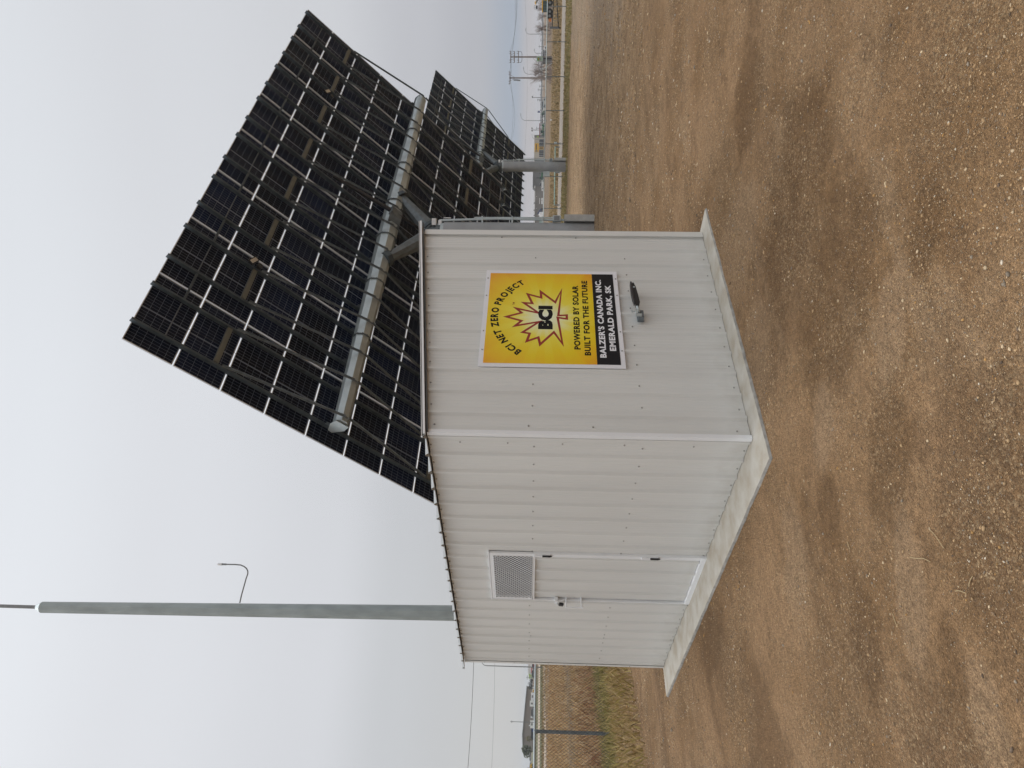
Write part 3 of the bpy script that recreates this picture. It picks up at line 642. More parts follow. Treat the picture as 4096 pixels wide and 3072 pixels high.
LEAF = [[1.218, 1.838], [1.275, 1.699], [1.346, 1.762], [1.288, 1.57], [1.41, 1.696], [1.403, 1.609], [1.529, 1.653], [1.482, 1.53], [1.574, 1.535], [1.428, 1.402], [1.6, 1.337], [1.253, 1.363], [1.259, 1.293], [1.189, 1.293], [1.204, 1.372], [0.869, 1.332], [1.021, 1.413], [0.869, 1.529], [0.96, 1.546], [0.908, 1.647], [1.021, 1.625], [1.027, 1.69], [1.144, 1.565], [1.089, 1.761], [1.166, 1.698]]
LEAF[13] = [1.189, 1.293]; LEAF[14] = [1.204, 1.368]; LEAF.pop(21); LEAF[20] = [1.012, 1.622]; LEAF.insert(21, [1.027, 1.69])
n = len(LEAF); outp, inn = [], []
for i in range(n):
    p, a_, c_ = V(LEAF[i][0], 0, LEAF[i][1]), V(LEAF[i-1][0], 0, LEAF[i-1][1]), V(LEAF[(i+1) % n][0], 0, LEAF[(i+1) % n][1])
    d1, d2 = (p-a_).normalized(), (c_-p).normalized(); n1, n2 = V(d1.z, 0, -d1.x), V(d2.z, 0, -d2.x); m_ = (n1+n2).normalized(); k_ = .0205/max(m_.dot(n1), .28)
    outp.append(p+V(0, ytx+.0004, 0)); inn.append(p+m_*k_+V(0, ytx+.0004, 0))
b = MB(); b.add(outp+inn, [(i, (i+1) % n, n+(i+1) % n, n+i) for i in range(n)]); b.build('leaf_outline', 'inkr', sign)
b = MB()
for x_, z_ in ((1.721, 1.992), (1.487, 1.992), (1.044, 1.990), (.825, 1.988), (1.73, .866), (1.508, .867), (1.054, .869), (.834, .870), (1.22, 1.482)): b.dome(V(x_, yf-.001, z_), .007, -Y_, .9)
b.build('screws', 'screw', sign, kind='stuff')

# ---------------------------------------------------------------- antenna under the sign
ant = thing('wall_antenna', V(1.23, -.02, .70), 'black paddle antenna on a small grey bracket just below the sign', 'antenna')
b = MB(); b.box(V(1.233, -.045, .690), (.085, .05, .045)); b.box(V(1.233, -.022, .690), (.10, .004, .056)); b.build('mounting_box', 'galv_dull', ant)
b = MB(); b.tube(V(1.20, -.085, .735), V(1.20, -.085, .690), .014, n=8); b.tube(V(1.225, -.085, .718), V(1.275, -.085, .712), .017, .015, 8); b.box(V(1.235, -.085, .728), (.06, .03, .014)); b.tube(V(1.245, -.085, .73), V(1.243, -.085, .762), .004, n=5); b.box(V(1.243, -.085, .765), (.024, .006, .010)); b.build('clamp', 'galv', ant)
b = MB(); b.tube(V(1.265, -.085, .716), V(1.315, -.085, .716), .0135, .0125, 10); b.build('arm', 'galv', ant)
def paddle(zt, zb, y, th): 
    p = [(1.305, .704+zb), (1.305, .730+zt), (1.35, .737+zt), (1.42, .748+zt), (1.60, .757+zt), (1.60, .742+zt)]
    return MB().prism([V(a, y, z) for a, z in [(1.305, .703), (1.345, .693), (1.43, .70), (1.54, .712), (1.594, .726), (1.597, .738), (1.42, .735), (1.345, .731), (1.305, .729)]], (0, th, 0))
paddle(0, 0, -.102, .034).build('paddle', 'black', ant)
MB().prism([V(a, -.108, z) for a, z in [(1.335, .735), (1.42, .739), (1.60, .742), (1.603, .756), (1.47, .757), (1.40, .751), (1.335, .741)]], (0, .044, 0)).build('paddle', mat('charcoal_plastic', (.035, .031, .032), .5), ant)
MB().dome(V(1.535, -.103, .728), .010, -Y_, .5, 8).build('bolt', 'galv', ant)

# ---------------------------------------------------------------- solar trackers
ML, MW = 2.0, 1.0469
def cell_backsheet():
    m = bpy.data.materials.new('glass_between_cells'); m.use_nodes = True; t = m.node_tree; b = t.nodes['Principled BSDF']; out = t.nodes['Material Output']
    b.inputs['Base Color'].default_value = (.155, .18, .22, 1); b.inputs['Roughness'].default_value = .3
    tr = N(t, 'ShaderNodeBsdfTranslucent'); tr.inputs[0].default_value = (.05, .06, .075, 1); ms = N(t, 'ShaderNodeAddShader')
    t.links.new(b.outputs[0], ms.inputs[0]); t.links.new(tr.outputs[0], ms.inputs[1]); t.links.new(ms.outputs[0], out.inputs[0]); return m
M['cellglass'] = cell_backsheet()
M['cell'] = mat('solar_cell', (.004, .006, .012), .35, 0, .3, .6, spec=.12, col2=(.004, .010, .036))
_t = M['cell'].node_tree; _o = N(_t, 'ShaderNodeObjectInfo'); _r = N(_t, 'ShaderNodeMapRange'); _t.links.new(_o.outputs['Random'], _r.inputs[0]); _r.inputs[3].default_value = .55; _r.inputs[4].default_value = 1.9
_s = N(_t, 'ShaderNodeVectorMath', operation='SCALE'); _b = _t.nodes['Principled BSDF']; _l = _b.inputs['Base Color'].links[0].from_socket; _t.links.new(_l, _s.inputs[0]); _t.links.new(_r.outputs[0], _s.inputs['Scale']); _t.links.new(_s.outputs[0], _b.inputs['Base Color'])
LS, WS = ML-.024, MW-.028
def panel_mesh():
    me = bpy.data.meshes.new('solar_panel'); b = MB(); hl, hw = LS/2, WS/2
    b.box(V(0, 0, .012), (LS-.004, WS-.004, .004)); b.k = 1
    for sg in (-1, 1):
        b.box(V(0, sg*(hw-.0015), -.004), (LS, .003, .035)); b.box(V(sg*(hl-.0015), 0, -.004), (.003, WS-.006, .035))
        b.box(V(0, sg*(hw-.009), -.0205), (LS, .018, .002)); b.box(V(sg*(hl-.009), 0, -.0205), (.018, WS-.036, .002))
    me.from_pydata(b.v, [], b.f); me.materials.append(M['cellglass']); me.materials.append(M['alu']); me.polygons.foreach_set('material_index', b.m); return me
def cells_mesh():
    me = bpy.data.meshes.new('solar_cells'); b = MB(); nx_, ny_ = 24, 6; aw, ah = (LS-.09)/nx_, (WS-.03)/ny_
    for i in range(nx_):
        for j in range(ny_):
            x = -LS/2+.030+aw*(i+.5)+(.03 if i >= nx_/2 else 0); y = -WS/2+.015+ah*(j+.5); a_, h_ = aw/2-.0034, ah/2-.0036
            b.quad(V(x-a_, y-h_, .0088), V(x-a_, y+h_, .0088), V(x+a_, y+h_, .0088), V(x+a_, y-h_, .0088))
    me.from_pydata(b.v, [], b.f); me.materials.append(M['cell']); return me
PM, CM = panel_mesh(), cells_mesh()
def tracker(center, al, ti, base, hub_h, label):
    root = thing('solar_tracker', base, label, 'solar tracker', 'solar trackers on steel masts')
    p = V(math.cos(al), math.sin(al), 0); nh = V(-math.sin(al), math.cos(al), 0); q = nh*math.sin(ti)-Z_*math.cos(ti); n = p.cross(q)
    if n.z > 0: n = -n
    Wt = MW*9
    def L(s, t, o): return center+p*(s-8)+q*(t-Wt/2)+n*o
    # local z of the module mesh points away from the camera side (towards the sky)
    ez = -n; ex = p; ey = ez.cross(ex)
    rot = Matrix(((ex.x, ey.x, ez.x, 0), (ex.y, ey.y, ez.y, 0), (ex.z, ey.z, ez.z, 0), (0, 0, 0, 1)))
    for i in range(8):
        for j in range(9):
            c = L(ML*(i+.5), MW*(j+.5), -.025)-base
            o = bpy.data.objects.new('solar_panel', PM); sc.collection.objects.link(o); o.parent = root; o.matrix_local = Matrix.Translation(c) @ rot
            k = bpy.data.objects.new('cells', CM); sc.collection.objects.link(k); k.parent = o; k['kind'] = 'stuff'
    RS = [2*k+o for k in range(8) for o in (.45, 1.55)]
    for s in RS:
        b = MB(); th = .003
        b.box((L(s, -.035, .08)+L(s, Wt+.07, .08))/2, (.005, Wt+.10, .105), p, q, n)
        b.box((L(s+.023, -.035, .028)+L(s+.023, Wt+.07, .028))/2, (.045, Wt+.10, .004), p, q, n); b.box((L(s+.023, -.035, .132)+L(s+.023, Wt+.07, .132))/2, (.045, Wt+.10, .004), p, q, n)
        b.box((L(s+.044, -.035, .123)+L(s+.044, Wt+.07, .123))/2, (.003, Wt+.10, .016), p, q, n)
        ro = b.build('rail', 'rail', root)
        b = MB()
        b.box(L(s+.03, Wt+.075, .09), (.075, .01, .14), p, q, n); b.prism([L(s-.01, Wt+.07, .03), L(s+.075, Wt+.07, .03), L(s+.03, Wt+.17, .12)], n*.02)
        b.build('end_cap', 'galv', root, ro)
        b = MB()
        for j in range(1, 9): b.box(L(s+.02, MW*j, .022), (.05, .05, .016), p, q, n); b.tube(L(s+.045, MW*j, .02), L(s+.045, MW*j, .055), .012, n=5)
        b.build('clamps', 'rail', root, ro, kind='stuff')
    for t_, wd, o_ in ((.67, .022, .05), (Wt-.67, .022, .05)):
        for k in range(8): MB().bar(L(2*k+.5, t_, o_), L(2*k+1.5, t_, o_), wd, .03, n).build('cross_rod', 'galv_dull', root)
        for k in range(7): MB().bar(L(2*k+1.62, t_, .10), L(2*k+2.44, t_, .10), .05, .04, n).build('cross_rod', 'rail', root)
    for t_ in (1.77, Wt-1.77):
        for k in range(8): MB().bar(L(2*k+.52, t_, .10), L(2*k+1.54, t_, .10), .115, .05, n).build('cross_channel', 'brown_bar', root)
    # torque tube, tapered octagon, in sections with bolted flange rings
    T = lambda s, o=.50: L(s, Wt/2, o)
    rr_ = lambda s: .285-.105*abs(s-8)/7.7
    cuts = [.35, 3.1, 5.2, 7.2, 8.9, 11., 13.2, 15.65]
    for a_, c_ in zip(cuts[:-1], cuts[1:]): MB().tube(T(a_+.01), T(c_-.01), rr_(a_), rr_(c_), 8, ph=rad(22.5)).build('torque_tube', 'galv', root)
    for s in cuts[1:-1]: 
        b = MB(); b.tube(T(s-.012), T(s+.012), rr_(s)+.022, n=16)
        for k in range(12): 
            a_ = k*math.pi/6; dd_ = q*math.cos(a_)+n*math.sin(a_); b.box(T(s)+dd_*(rr_(s)+.014), (.06, .02, .02), p, q, n)
        b.build('flange_ring', 'galv_dull', root)
    for s in (.35, 15.65):
        sg = -1 if s < 8 else 1
        MB().prism([T(s+sg*.02)+q*.17+n*.10, T(s+sg*.02)-q*.17+n*.10, T(s+sg*.02)-q*.20-n*.10, T(s+sg*.02)-q*.10-n*.34, T(s+sg*.02)+q*.02-n*.36, T(s+sg*.02)+q*.18-n*.10], p*(.012*sg)).build('end_plate', 'galv', root)
    for s in RS:
        e0 = T(s, .50+rr_(s)+.03)
        for sg in (-1, 1):
            b = MB(); b.bar(L(s+.02, Wt/2+sg*(Wt/2-1.90), .165), e0+q*.05*sg, .045, .006, n); b.bar(L(s+.042, Wt/2+sg*(Wt/2-1.90), .185), e0+q*.05*sg+p*.022+n*.02, .005, .045, n)
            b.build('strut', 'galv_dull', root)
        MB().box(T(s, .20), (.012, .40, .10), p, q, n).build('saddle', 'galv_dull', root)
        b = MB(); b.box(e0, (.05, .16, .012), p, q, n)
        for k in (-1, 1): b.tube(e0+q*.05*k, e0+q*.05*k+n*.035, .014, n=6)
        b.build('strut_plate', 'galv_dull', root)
    # mast and fork
    mz = base+Z_*hub_h; hub = mz+Z_*.42
    MB().tube(base-Z_*.1, mz, .36, .355, 40).build('mast', 'mast', root, smooth=False)
    for pl in root.children[-1].data.polygons: pl.use_smooth = len(pl.vertices) == 4
    b = MB(); b.tube(mz, mz+Z_*.10, .33, n=24); b.k = 1; b.tube(mz+Z_*.10, mz+Z_*.22, .27, .30, 16); b.box(mz+Z_*.40, (.50, .44, .36), p, nh, Z_, .8); b.tube(hub-p*.34, hub+p*.34, .17, n=12)
    for k in range(16):
        a_ = k*math.pi/8; b.tube(mz+V(math.cos(a_)*.30, math.sin(a_)*.30, .10), mz+V(math.cos(a_)*.30, math.sin(a_)*.30, .15), .018, n=5)
    b.build('slewing_head', ['galv', 'galv_dull'], root)
    for sg, s in ((-1, 6.15), (1, 9.35)):
        e_ = T(s, .50)+n*.12; st = hub+p*.14*sg
        b = MB(); b.tube(st, st.lerp(e_, .93), .27, .14, 8); b.k = 1; b.tube(st.lerp(e_, .03), st.lerp(e_, .09), .30, n=12); b.tube(st.lerp(e_, .90), st.lerp(e_, .98), .24, .22, 8)
        b.build('fork_arm', ['galv_dull', 'rail'], root)
    b = MB(); g0 = T(8.05); b.prism([g0+n*.20-p*.30+q*.2, g0+n*.20+p*.30+q*.2, g0+n*.42+p*.16+q*.1, g0+n*.42-p*.16+q*.1], -q*.4); b.box(g0+n*.38-q*.26, (.30, .05, .16), p, q, n); b.build('drive_bracket', 'galv_dull', root)
    b = MB(); b.tube(L(8.55, Wt/2-2.0, .22), g0+n*.36-q*.22, .05, .07, 8); b.tube(g0+n*.36-q*.22, hub+p*.1+nh*.05+Z_*.15, .035, .05, 8); b.build('drive_rod', 'black', root)
    # floodlights on two rails
    for s in (3.66, 12.12):
        b = MB(); b.box(L(s, 1.62, .22), (.26, .14, .05), (p*.9+q*.42).normalized(), (q*.9-p*.42).normalized(), n); b.tube(L(s-.03, 1.80, .16), L(s-.03, 1.80, .24), .07, n=8); b.k = 1
        b.box(L(s, 1.62, .250), (.21, .09, .012), (p*.9+q*.42).normalized(), (q*.9-p*.42).normalized(), n)
        b.build('floodlight', ['black', mat('lamp_glass', (.55, .50, .42), .3)], root)
    # cables sagging along the rails
    b = MB()
    for k in range(8):
        pts = [L(2*k+1.0+math.sin(i*.9+k)*.05, 1.0+i*.55, .035+abs(math.sin(i*1.7+k))*.03) for i in range(14)]; b.path(pts, .006, 4)
    b.build('cables', 'black', root, kind='stuff')
    # pipework and cabinet on the camera's right of the mast
    cr_ = V(.74, -.67, 0).normalized(); cf = V(.67, .74, 0).normalized(); m0 = base+cr_*.43-cf*.10
    b = MB(); b.path([m0+Z_*.9, m0+Z_*2.9+cr_*.02, m0+Z_*(hub_h-.3)-cr_*.03, m0+Z_*(hub_h+.15)-cr_*.05], .035, 8); b.path([m0+cr_*.07+Z_*1.2, m0+cr_*.05+Z_*(hub_h-.9)], .018, 6); b.build('conduit', 'galv', root)
    for hz_ in (1.55, 2.45, 3.35): MB().box(m0+Z_*hz_-cr_*.02, (.20, .16, .045), cr_, cf, Z_).build('pipe_clamp', 'galv', root)
    b = MB(); b.box(m0+cr_*.03+Z_*1.12, (.17, .20, .24), cr_, cf, Z_); b.k = 1; b.box(m0+cr_*.03+Z_*1.12-cf*.105, (.13, .012, .16), cr_, cf, Z_); b.build('junction_box', ['galv', 'grey'], root)
    MB().box(m0+cr_*.04+Z_*.42, (.19, .30, .95), cr_, cf, Z_).build('pedestal', mat('pedestal_steel', (.42, .41, .385), .8), root)
    MB().box(m0-cr_*.10+Z_*1.05, (.02, .05, 1.0), cr_, cf, Z_).build('mounting_strip', 'galv', root)
    b = MB(); b.box(m0+Z_*(hub_h+.30)-cr_*.10, (.20, .16, .13), cr_, cf, Z_); b.box(m0+Z_*(hub_h+.12)-cr_*.13, (.14, .14, .10), cr_, cf, Z_); b.tube(m0+Z_*(hub_h+.02)+cr_*.03, m0+Z_*(hub_h-.2)+cr_*.03, .015, n=6); b.build('sensor_box', 'trim', root)
    return root
t1 = V(14.464, 8.672, 6.365)
tracker(t1, -.017, .808, V(14.43, 8.66, -.10), 4.50, 'near solar tracker rising behind the metal shed, the largest panel array')
t2 = V(41.619, 22.443, 6.191)
tr2 = tracker(t2, .007, .793, V(41.6, 22.44, -.34), 4.45, 'far solar tracker standing alone to the right beyond the first one')
b = MB(); cr_ = V(.74, -.67, 0).normalized(); cf = V(.67, .74, 0).normalized(); bb_ = V(41.6, 22.44, -.34)
b.box(bb_-cr_*.50+Z_*1.42, (.30, .25, .46), cr_, cf, Z_); b.build('control_box', 'galv', tr2)

# ---------------------------------------------------------------- tall steel pole behind the shed
pd_ = 23.; pp = at(1800, 2444, pd_)
pole = thing('antenna_mast', V(pp.x, pp.y, zg(pp.x, pp.y)), 'very tall grey octagonal steel pole behind the shed with a bent side arm', 'pole')
base = pole.location.copy(); ztop = at(168, 2429, pd_).z; ptop = at(168, 2429, pd_)
rA, rB = .5*57/F*pd_*1.06, .5*35/F*pd_*1.22
shaft_top = ptop.copy()
MB().tube(base-Z_*.1, shaft_top, rA*1.05, rB, 8, ph=rad(12)).build('shaft', 'pole', pole)
MB().tube(shaft_top, shaft_top+Z_*.18, rB*1.0, rB*.45, 8, ph=rad(12)).build('shaft_cap', 'galv', pole)
MB().tube(shaft_top+Z_*.15, shaft_top+Z_*6, .055, .05, 10).build('top_rod', 'grey', pole)
cr_ = V(.8, -.6, 0).normalized(); p_ = at(957, 2412, pd_); S = Spot(2440, pd_)
za = p_.z
def pp_(X, Y): return at(X, Y, pd_)
arm = [pp_(959, 2412), pp_(966, 2380), pp_(985, 2312), pp_(991, 2296), pp_(991, 2284), pp_(986, 2274), pp_(976, 2266), pp_(962, 2260), pp_(940, 2258), pp_(905, 2257.5)]
MB().path(arm, .021, 8).build('bent_arm', 'grey', pole)
b = MB(); b.tube(arm[-1], pp_(886, 2257), .030, n=8); b.k = 1; b.tube(pp_(888, 2257), pp_(874, 2257), .040, n=10); b.tube(pp_(874, 2257), pp_(869, 2257), .030, .022, 10); b.build('sensor_head', ['grey', 'trim'], pole)

# ---------------------------------------------------------------- chain link fences
def fence(P0, D, s0, s1, sp, first, label, pr=.03, rr2=.021, mesh=.075, wr=.0022, hgt=1.5, wires=True):
    st = P0+D*s0; st = V(st.x, st.y, zg(st.x, st.y)); root = thing('chain_link_fence', st, label, 'fence')
    def G(s): p = P0+D*s; return V(p.x, p.y, zg(p.x, p.y))
    s = first
    while s > s0+sp: s -= sp
    while s < s1:
        g = G(s); b = MB(); b.tube(g-Z_*.1, g+Z_*(hgt-.02), pr, n=12); b.tube(g+Z_*(hgt-.05), g+Z_*(hgt+.01), pr*1.25, pr*.9, 10)
        for k in range(5): b.tube(g+Z_*(.15+k*.3), g+Z_*(.157+k*.3), pr*1.12, n=10)
        b.build('fence_post', 'grey' if pr < .028 else 'galv_dull', root); s += sp
    b = MB(); k = 14; b.path([G(s0+(s1-s0)*i/k)+Z_*hgt for i in range(k+1)], rr2, 8); b.build('top_rail', 'galv', root)
    b = MB(); L_ = s1-s0; off = D.cross(Z_).normalized()*(pr+.004); stp = mesh*1.414; u = -hgt
    while u < L_:
        for sg in (1, -1):
            a0_, a1_ = (u, u+hgt) if sg > 0 else (u+hgt, u); z0_, z1_ = .04, hgt-.01
            t0, t1 = 0., 1.
            for lim in (0, L_):
                pass
            aa, bb2 = max(min(a0_, a1_), 0), min(max(a0_, a1_), L_)
            if bb2-aa < .01: continue
            f0 = (aa-a0_)/(a1_-a0_); f1 = (bb2-a0_)/(a1_-a0_)
            pA = G(s0+aa)+Z_*(z0_+(z1_-z0_)*f0)+off; pB = G(s0+bb2)+Z_*(z0_+(z1_-z0_)*f1)+off
            b.tube(pA, pB, wr, n=3, cap=False)
        u += stp
    b.build('chain_mesh', 'wire', root)
fence(FL_P, FL_D, -6.5, 16, 3.0, 0., 'near chain link fence left of the shed with one thick post', .036, .026, .06, .0028, 1.52)
fence(FR_P, FR_D, -12, 30, 2.43, .3, 'far chain link fence running across the yard behind the trackers', .028, .032, .10, .0028, 1.5)

# ---------------------------------------------------------------- background helpers
def building(name, Yl, Yr, Xtop, d, depth, wallm, label, roofm='white', cat='building', group=None, th=.35):
    """flat roofed block whose front spans photo columns Yl (left) .. Yr (right)"""
    S = Spot((Yl+Yr)/2, d); wl_ = (Yl-Yr)/F*d*1.03; h_ = S.h(Xtop); root = thing(name, S.g, label, cat, group)
    b = MB(); b.box(S.P(0, depth/2, h_/2-.5), (wl_, depth, h_+1), S.r, S.f, Z_); b.build('walls', wallm, root)
    b = MB(); b.box(S.P(0, depth/2, h_+th/2), (wl_+.3, depth+.3, th), S.r, S.f, Z_); b.build('roof', roofm, root)
    return root, S, wl_, h_
def front(root, S, name, Yl, Yr, Xt, Xb, m, out=.12, parent=None):
    x = S.off((Yl+Yr)/2); w_ = (Yl-Yr)/F*S.d*1.03; zt, zb = S.h(Xt), S.h(Xb)
    return MB().box(S.P(x, -out/2+.02, (zt+zb)/2), (w_, out, zt-zb), S.r, S.f, Z_).build(name, m, root, parent)

# dealership with yellow panel (right hand background)
root, S, w_, h_ = building('dealership', 630, 556, 2138, 360, 30, 'beige', 'beige building with a yellow sign panel and dark shop windows', 'white')
front(root, S, 'sign_panel', 606, 576, 2138.5, 2155, 'yellow', .35)
for (a, c) in ((586, 577),): pass
lg = front(root, S, 'sign_emblem', 605, 600, 2141, 2150, 'greywall', .42)
b = MB()
for k, (a, c) in enumerate(((598, 595.5), (595, 592.6), (592.2, 590), (589.6, 587.2), (586.8, 584.6), (584.2, 582), (581.6, 579.4))):
    x = S.off((a+c)/2); b.box(S.P(x, -.38, (S.h(2143)+S.h(2147))/2), ((a-c)/F*S.d, .06, S.h(2143)-S.h(2147)), S.r, S.f, Z_)
b.build('sign_lettering', 'glass', root)
for a, c, n_ in ((623, 598, 6), (587, 562, 5)):
    fo = front(root, S, 'window', a, c, 2157, 2174, 'glass', .15); yy = a
    for k in range(n_+1):
        y_ = a-(a-c)*k/n_; front(root, S, 'mullion', y_+.4, y_-.4, 2157, 2174, 'white' if k % 2 else 'greywall', .22, fo)
fo = front(root, S, 'door', 596.5, 588, 2156, 2174, 'yellow', .25); front(root, S, 'pane', 594.5, 590, 2158, 2172, 'glass', .32, fo)
root, S, w_, h_ = building('dealership_wing', 555, 541, 2138, 363, 26, 'greywall', 'grey wing at the right end of the beige building', 'white')
front(root, S, 'emblem', 551, 544, 2147, 2155, 'lime', .2)
root, S, w_, h_ = building('dealership_annex', 648, 631, 2138, 362, 30, 'grey', 'narrow dark grey annex left of the beige building', 'white')
# long grey sheds behind the trackers
root, S, w_, h_ = building('warehouse', 755, 686, 2134, 370, 40, 'greywall', 'long brown grey warehouse with a flat roof and rooftop units', 'greywall')
M['warm'] = mat('warm_grey_wall', (.22, .205, .185), .8, 0, .05, .3)
for Y in (690, 712, 726, 742): front(root, S, 'roof_unit', Y+3, Y-3, 2131, 2134, 'grey', 3.)
for Y in (697, 741): front(root, S, 'window', Y+1, Y-1, 2157, 2161, 'glass', .15)
MB().path([S.P(S.off(712), -.3, S.h(2146)), S.P(S.off(712), -.3, S.h(2164))], .12, 5).build('downpipe', 'glass', root)
root, S, w_, h_ = building('long_warehouse', 980, 755.5, 2139.5, 368, 42, 'warm', 'long grey warehouse with two white loading doors partly behind the tracker mast', 'white', th=.6)
front(root, S, 'loading_door', 820, 808, 2163.5, 2180, 'white', .2); front(root, S, 'loading_door', 807, 797.5, 2163.5, 2180, 'white', .2)
front(root, S, 'door_light', 819, 798, 2156, 2158.5, 'white', .2); front(root, S, 'loading_door', 900, 877, 2158, 2175, 'teal', .2)
for Y in (765, 770, 817, 843, 862): front(root, S, 'roof_unit', Y+2, Y-2, 2134, 2139, 'grey', 2.)
for Y in (792, 836): front(root, S, 'wall_lamp', Y+.8, Y-.8, 2144, 2146.5, 'white', .3)
# left background
def gable(name, Yl, Yr, XeL, XeR, Xr, Yr_, d, depth, wallm, label, roofm='grey'):
    S = Spot((Yl+Yr)/2, d); root = thing(name, S.g, label, 'building')
    f_ = lambda Y, X: S.P(S.off(Y), 0, S.h(X)); zb = -1
    pts = [S.P(S.off(Yl), 0, zb), S.P(S.off(Yr), 0, zb), f_(Yr, XeR), f_(Yr_, Xr), f_(Yl, XeL)]
    MB().prism(pts, S.f*depth).build('walls', wallm, root)
    b = MB()
    for (A, B) in ((pts[4], pts[3]), (pts[3], pts[2])):
        dn = (B-A).normalized(); up_ = dn.cross(S.f); up_ = up_ if up_.z > 0 else -up_; b.prism([A-dn*.3-S.f*.4, B+dn*.1-S.f*.4, B+dn*.1-S.f*.4+up_*.35, A-dn*.3-S.f*.4+up_*.35], S.f*(depth+.8))
    b.build('roof', roofm, root); return root, S
root, S = gable('steel_hall', 2978, 2770, 2096, 2107, 2093, 2925, 340, 60, 'taupe', 'wide taupe steel hall with a low gable beyond the left field')
front(root, S, 'wall_lamp', 2873, 2868, 2122.5, 2132, 'trim', .4); front(root, S, 'window', 2899, 2895, 2116, 2120, 'trim', .3)
front(root, S, 'side_door', 2803, 2771, 2127, 2140, 'white', .3)
root, S, w_, h_ = building('white_dealership', 2696, 2640, 2116, 330, 30, 'white', 'low white building with red lettering beside the curved street lamp', 'white')
b = MB()
for k in range(6):
    a = 2687.5-k*3.0; b.box(S.P(S.off(a), -.35, S.h(2126.5)), (2.4/F*S.d, .1, S.h(2124.5)-S.h(2129)), S.r, S.f, Z_)
b.build('sign_lettering', 'redsign', root)
front(root, S, 'shop_window', 2658, 2646, 2123, 2129, 'grey', .15); front(root, S, 'shop_window', 2696, 2690, 2127, 2136, 'glass', .15)
root, S, w_, h_ = building('green_booth', 2714, 2700, 2119, 328, 8, 'lime', 'small lime green booth with white posts', 'lime')
for Y in (2701, 2705, 2709, 2713): front(root, S, 'post', Y+.5, Y-.5, 2119, 2134, 'white', .4)

def leafmass(b, c, rx, rz, n, sz, seed=0):
    rg = np.random.default_rng(seed)
    for _ in range(n):
        d = rg.normal(size=3); d /= np.linalg.norm(d); k = rg.uniform(.35, 1)**.5; p = c+V(d[0]*rx*k, d[1]*rx*k, d[2]*rz*k)
        a = Vector(rg.normal(size=3)).normalized(); e = a.cross(Vector(rg.normal(size=3))).normalized(); s = sz*rg.uniform(.6, 1.5)
        b.add([p-a*s-e*s*.5, p+a*s-e*s*.4, p+e*s], [(0, 1, 2)])
def tree(Y, Xt, Xb, d, wpx, m, label, group=None, n=420, name='leafy_tree'):
    S = Spot(Y, d); zt = S.h(Xt); zb = S.h(Xb); root = thing(name, S.g, label, 'tree', group); c = S.P(0, 0, (zt+max(zb, 1.5))/2)
    rx = wpx/2/F*d; b = MB(); rg = random.Random(int(Y)); 
    for k in range(5):
        a = rg.uniform(0, 6.28); leafmass(b, c+V(math.cos(a)*rx*.4, math.sin(a)*rx*.4, rg.uniform(-.2, .25)*(zt-zb)), rx*.72, (zt-zb)*.36, n//5, rx*.11, int(Y)+k)
    b.build('crown', m, root); b = MB(); b.tube(S.P(0, 0, -.3), c, rx*.07, rx*.04, 6)
    for k in range(4): a = rg.uniform(0, 6.28); b.tube(S.P(0, 0, (zt)*.3), c+V(math.cos(a)*rx*.5, math.sin(a)*rx*.5, .2*zt), rx*.03, rx*.012, 5)
    b.build('trunk', 'bark', root); return root
tree(3006, 2096, 2136, 300, 44, 'leafgrey', 'round grey green tree at the left end of the taupe hall', n=900)
tree(2960, 2103, 2134, 305, 24, 'leafolive', 'olive bush in front of the taupe hall', n=260)
for i, (Y, Xt, wp) in enumerate(((2723, 2120, 13), (2733, 2119, 12), (2743, 2122, 14), (2754, 2121, 12))):
    tree(Y, Xt, 2142, 300, wp, 'evergreen', ['dark evergreen next to the lime green booth', 'second dark evergreen from the lime green booth', 'third dark evergreen from the lime green booth', 'dark evergreen beside the yellow machine'][i], 'row of dark evergreens', 420, 'evergreen_tree')
def bare_tree(Y, Xt, d, spread, label, group, seed, name='bare_tree'):
    S = Spot(Y, d); H = S.h(Xt); root = thing(name, S.g, label, 'tree', group); rg = random.Random(seed); b = MB(); tw = MB(); sp = spread/2/F*d
    def grow(p, dr, ln, r, lv):
        q = p+dr*ln; (b if lv < 2 else tw).tube(p, q, r, r*.62, 5 if lv < 2 else 3, cap=False)
        if lv >= 4: return
        for _ in range(3 if lv < 3 else 2):
            nd = (dr+V(rg.uniform(-1, 1), rg.uniform(-1, 1), rg.uniform(-.25, .55))*.55).normalized(); nd.z = abs(nd.z)*.8+.15; grow(p.lerp(q, rg.uniform(.55, 1)), nd.normalized(), ln*rg.uniform(.6, .85), r*.58, lv+1)
    for k in range(4):
        a = rg.uniform(0, 6.28); grow(S.P(0, 0, -.1), V(math.cos(a)*.22, math.sin(a)*.22, 1).normalized(), H*.36, H*.009+.015, 0)
    zmax = max(v[2] for v in tw.v)-S.g.z; k = H/zmax
    for bb3 in (b, tw):
        bb3.v = [(S.g.x+(v[0]-S.g.x)*k, S.g.y+(v[1]-S.g.y)*k, S.g.z+(v[2]-S.g.z)*k) for v in bb3.v]
    b.build('trunk', 'bark', root); tw.build('twigs', 'twig', root); return root
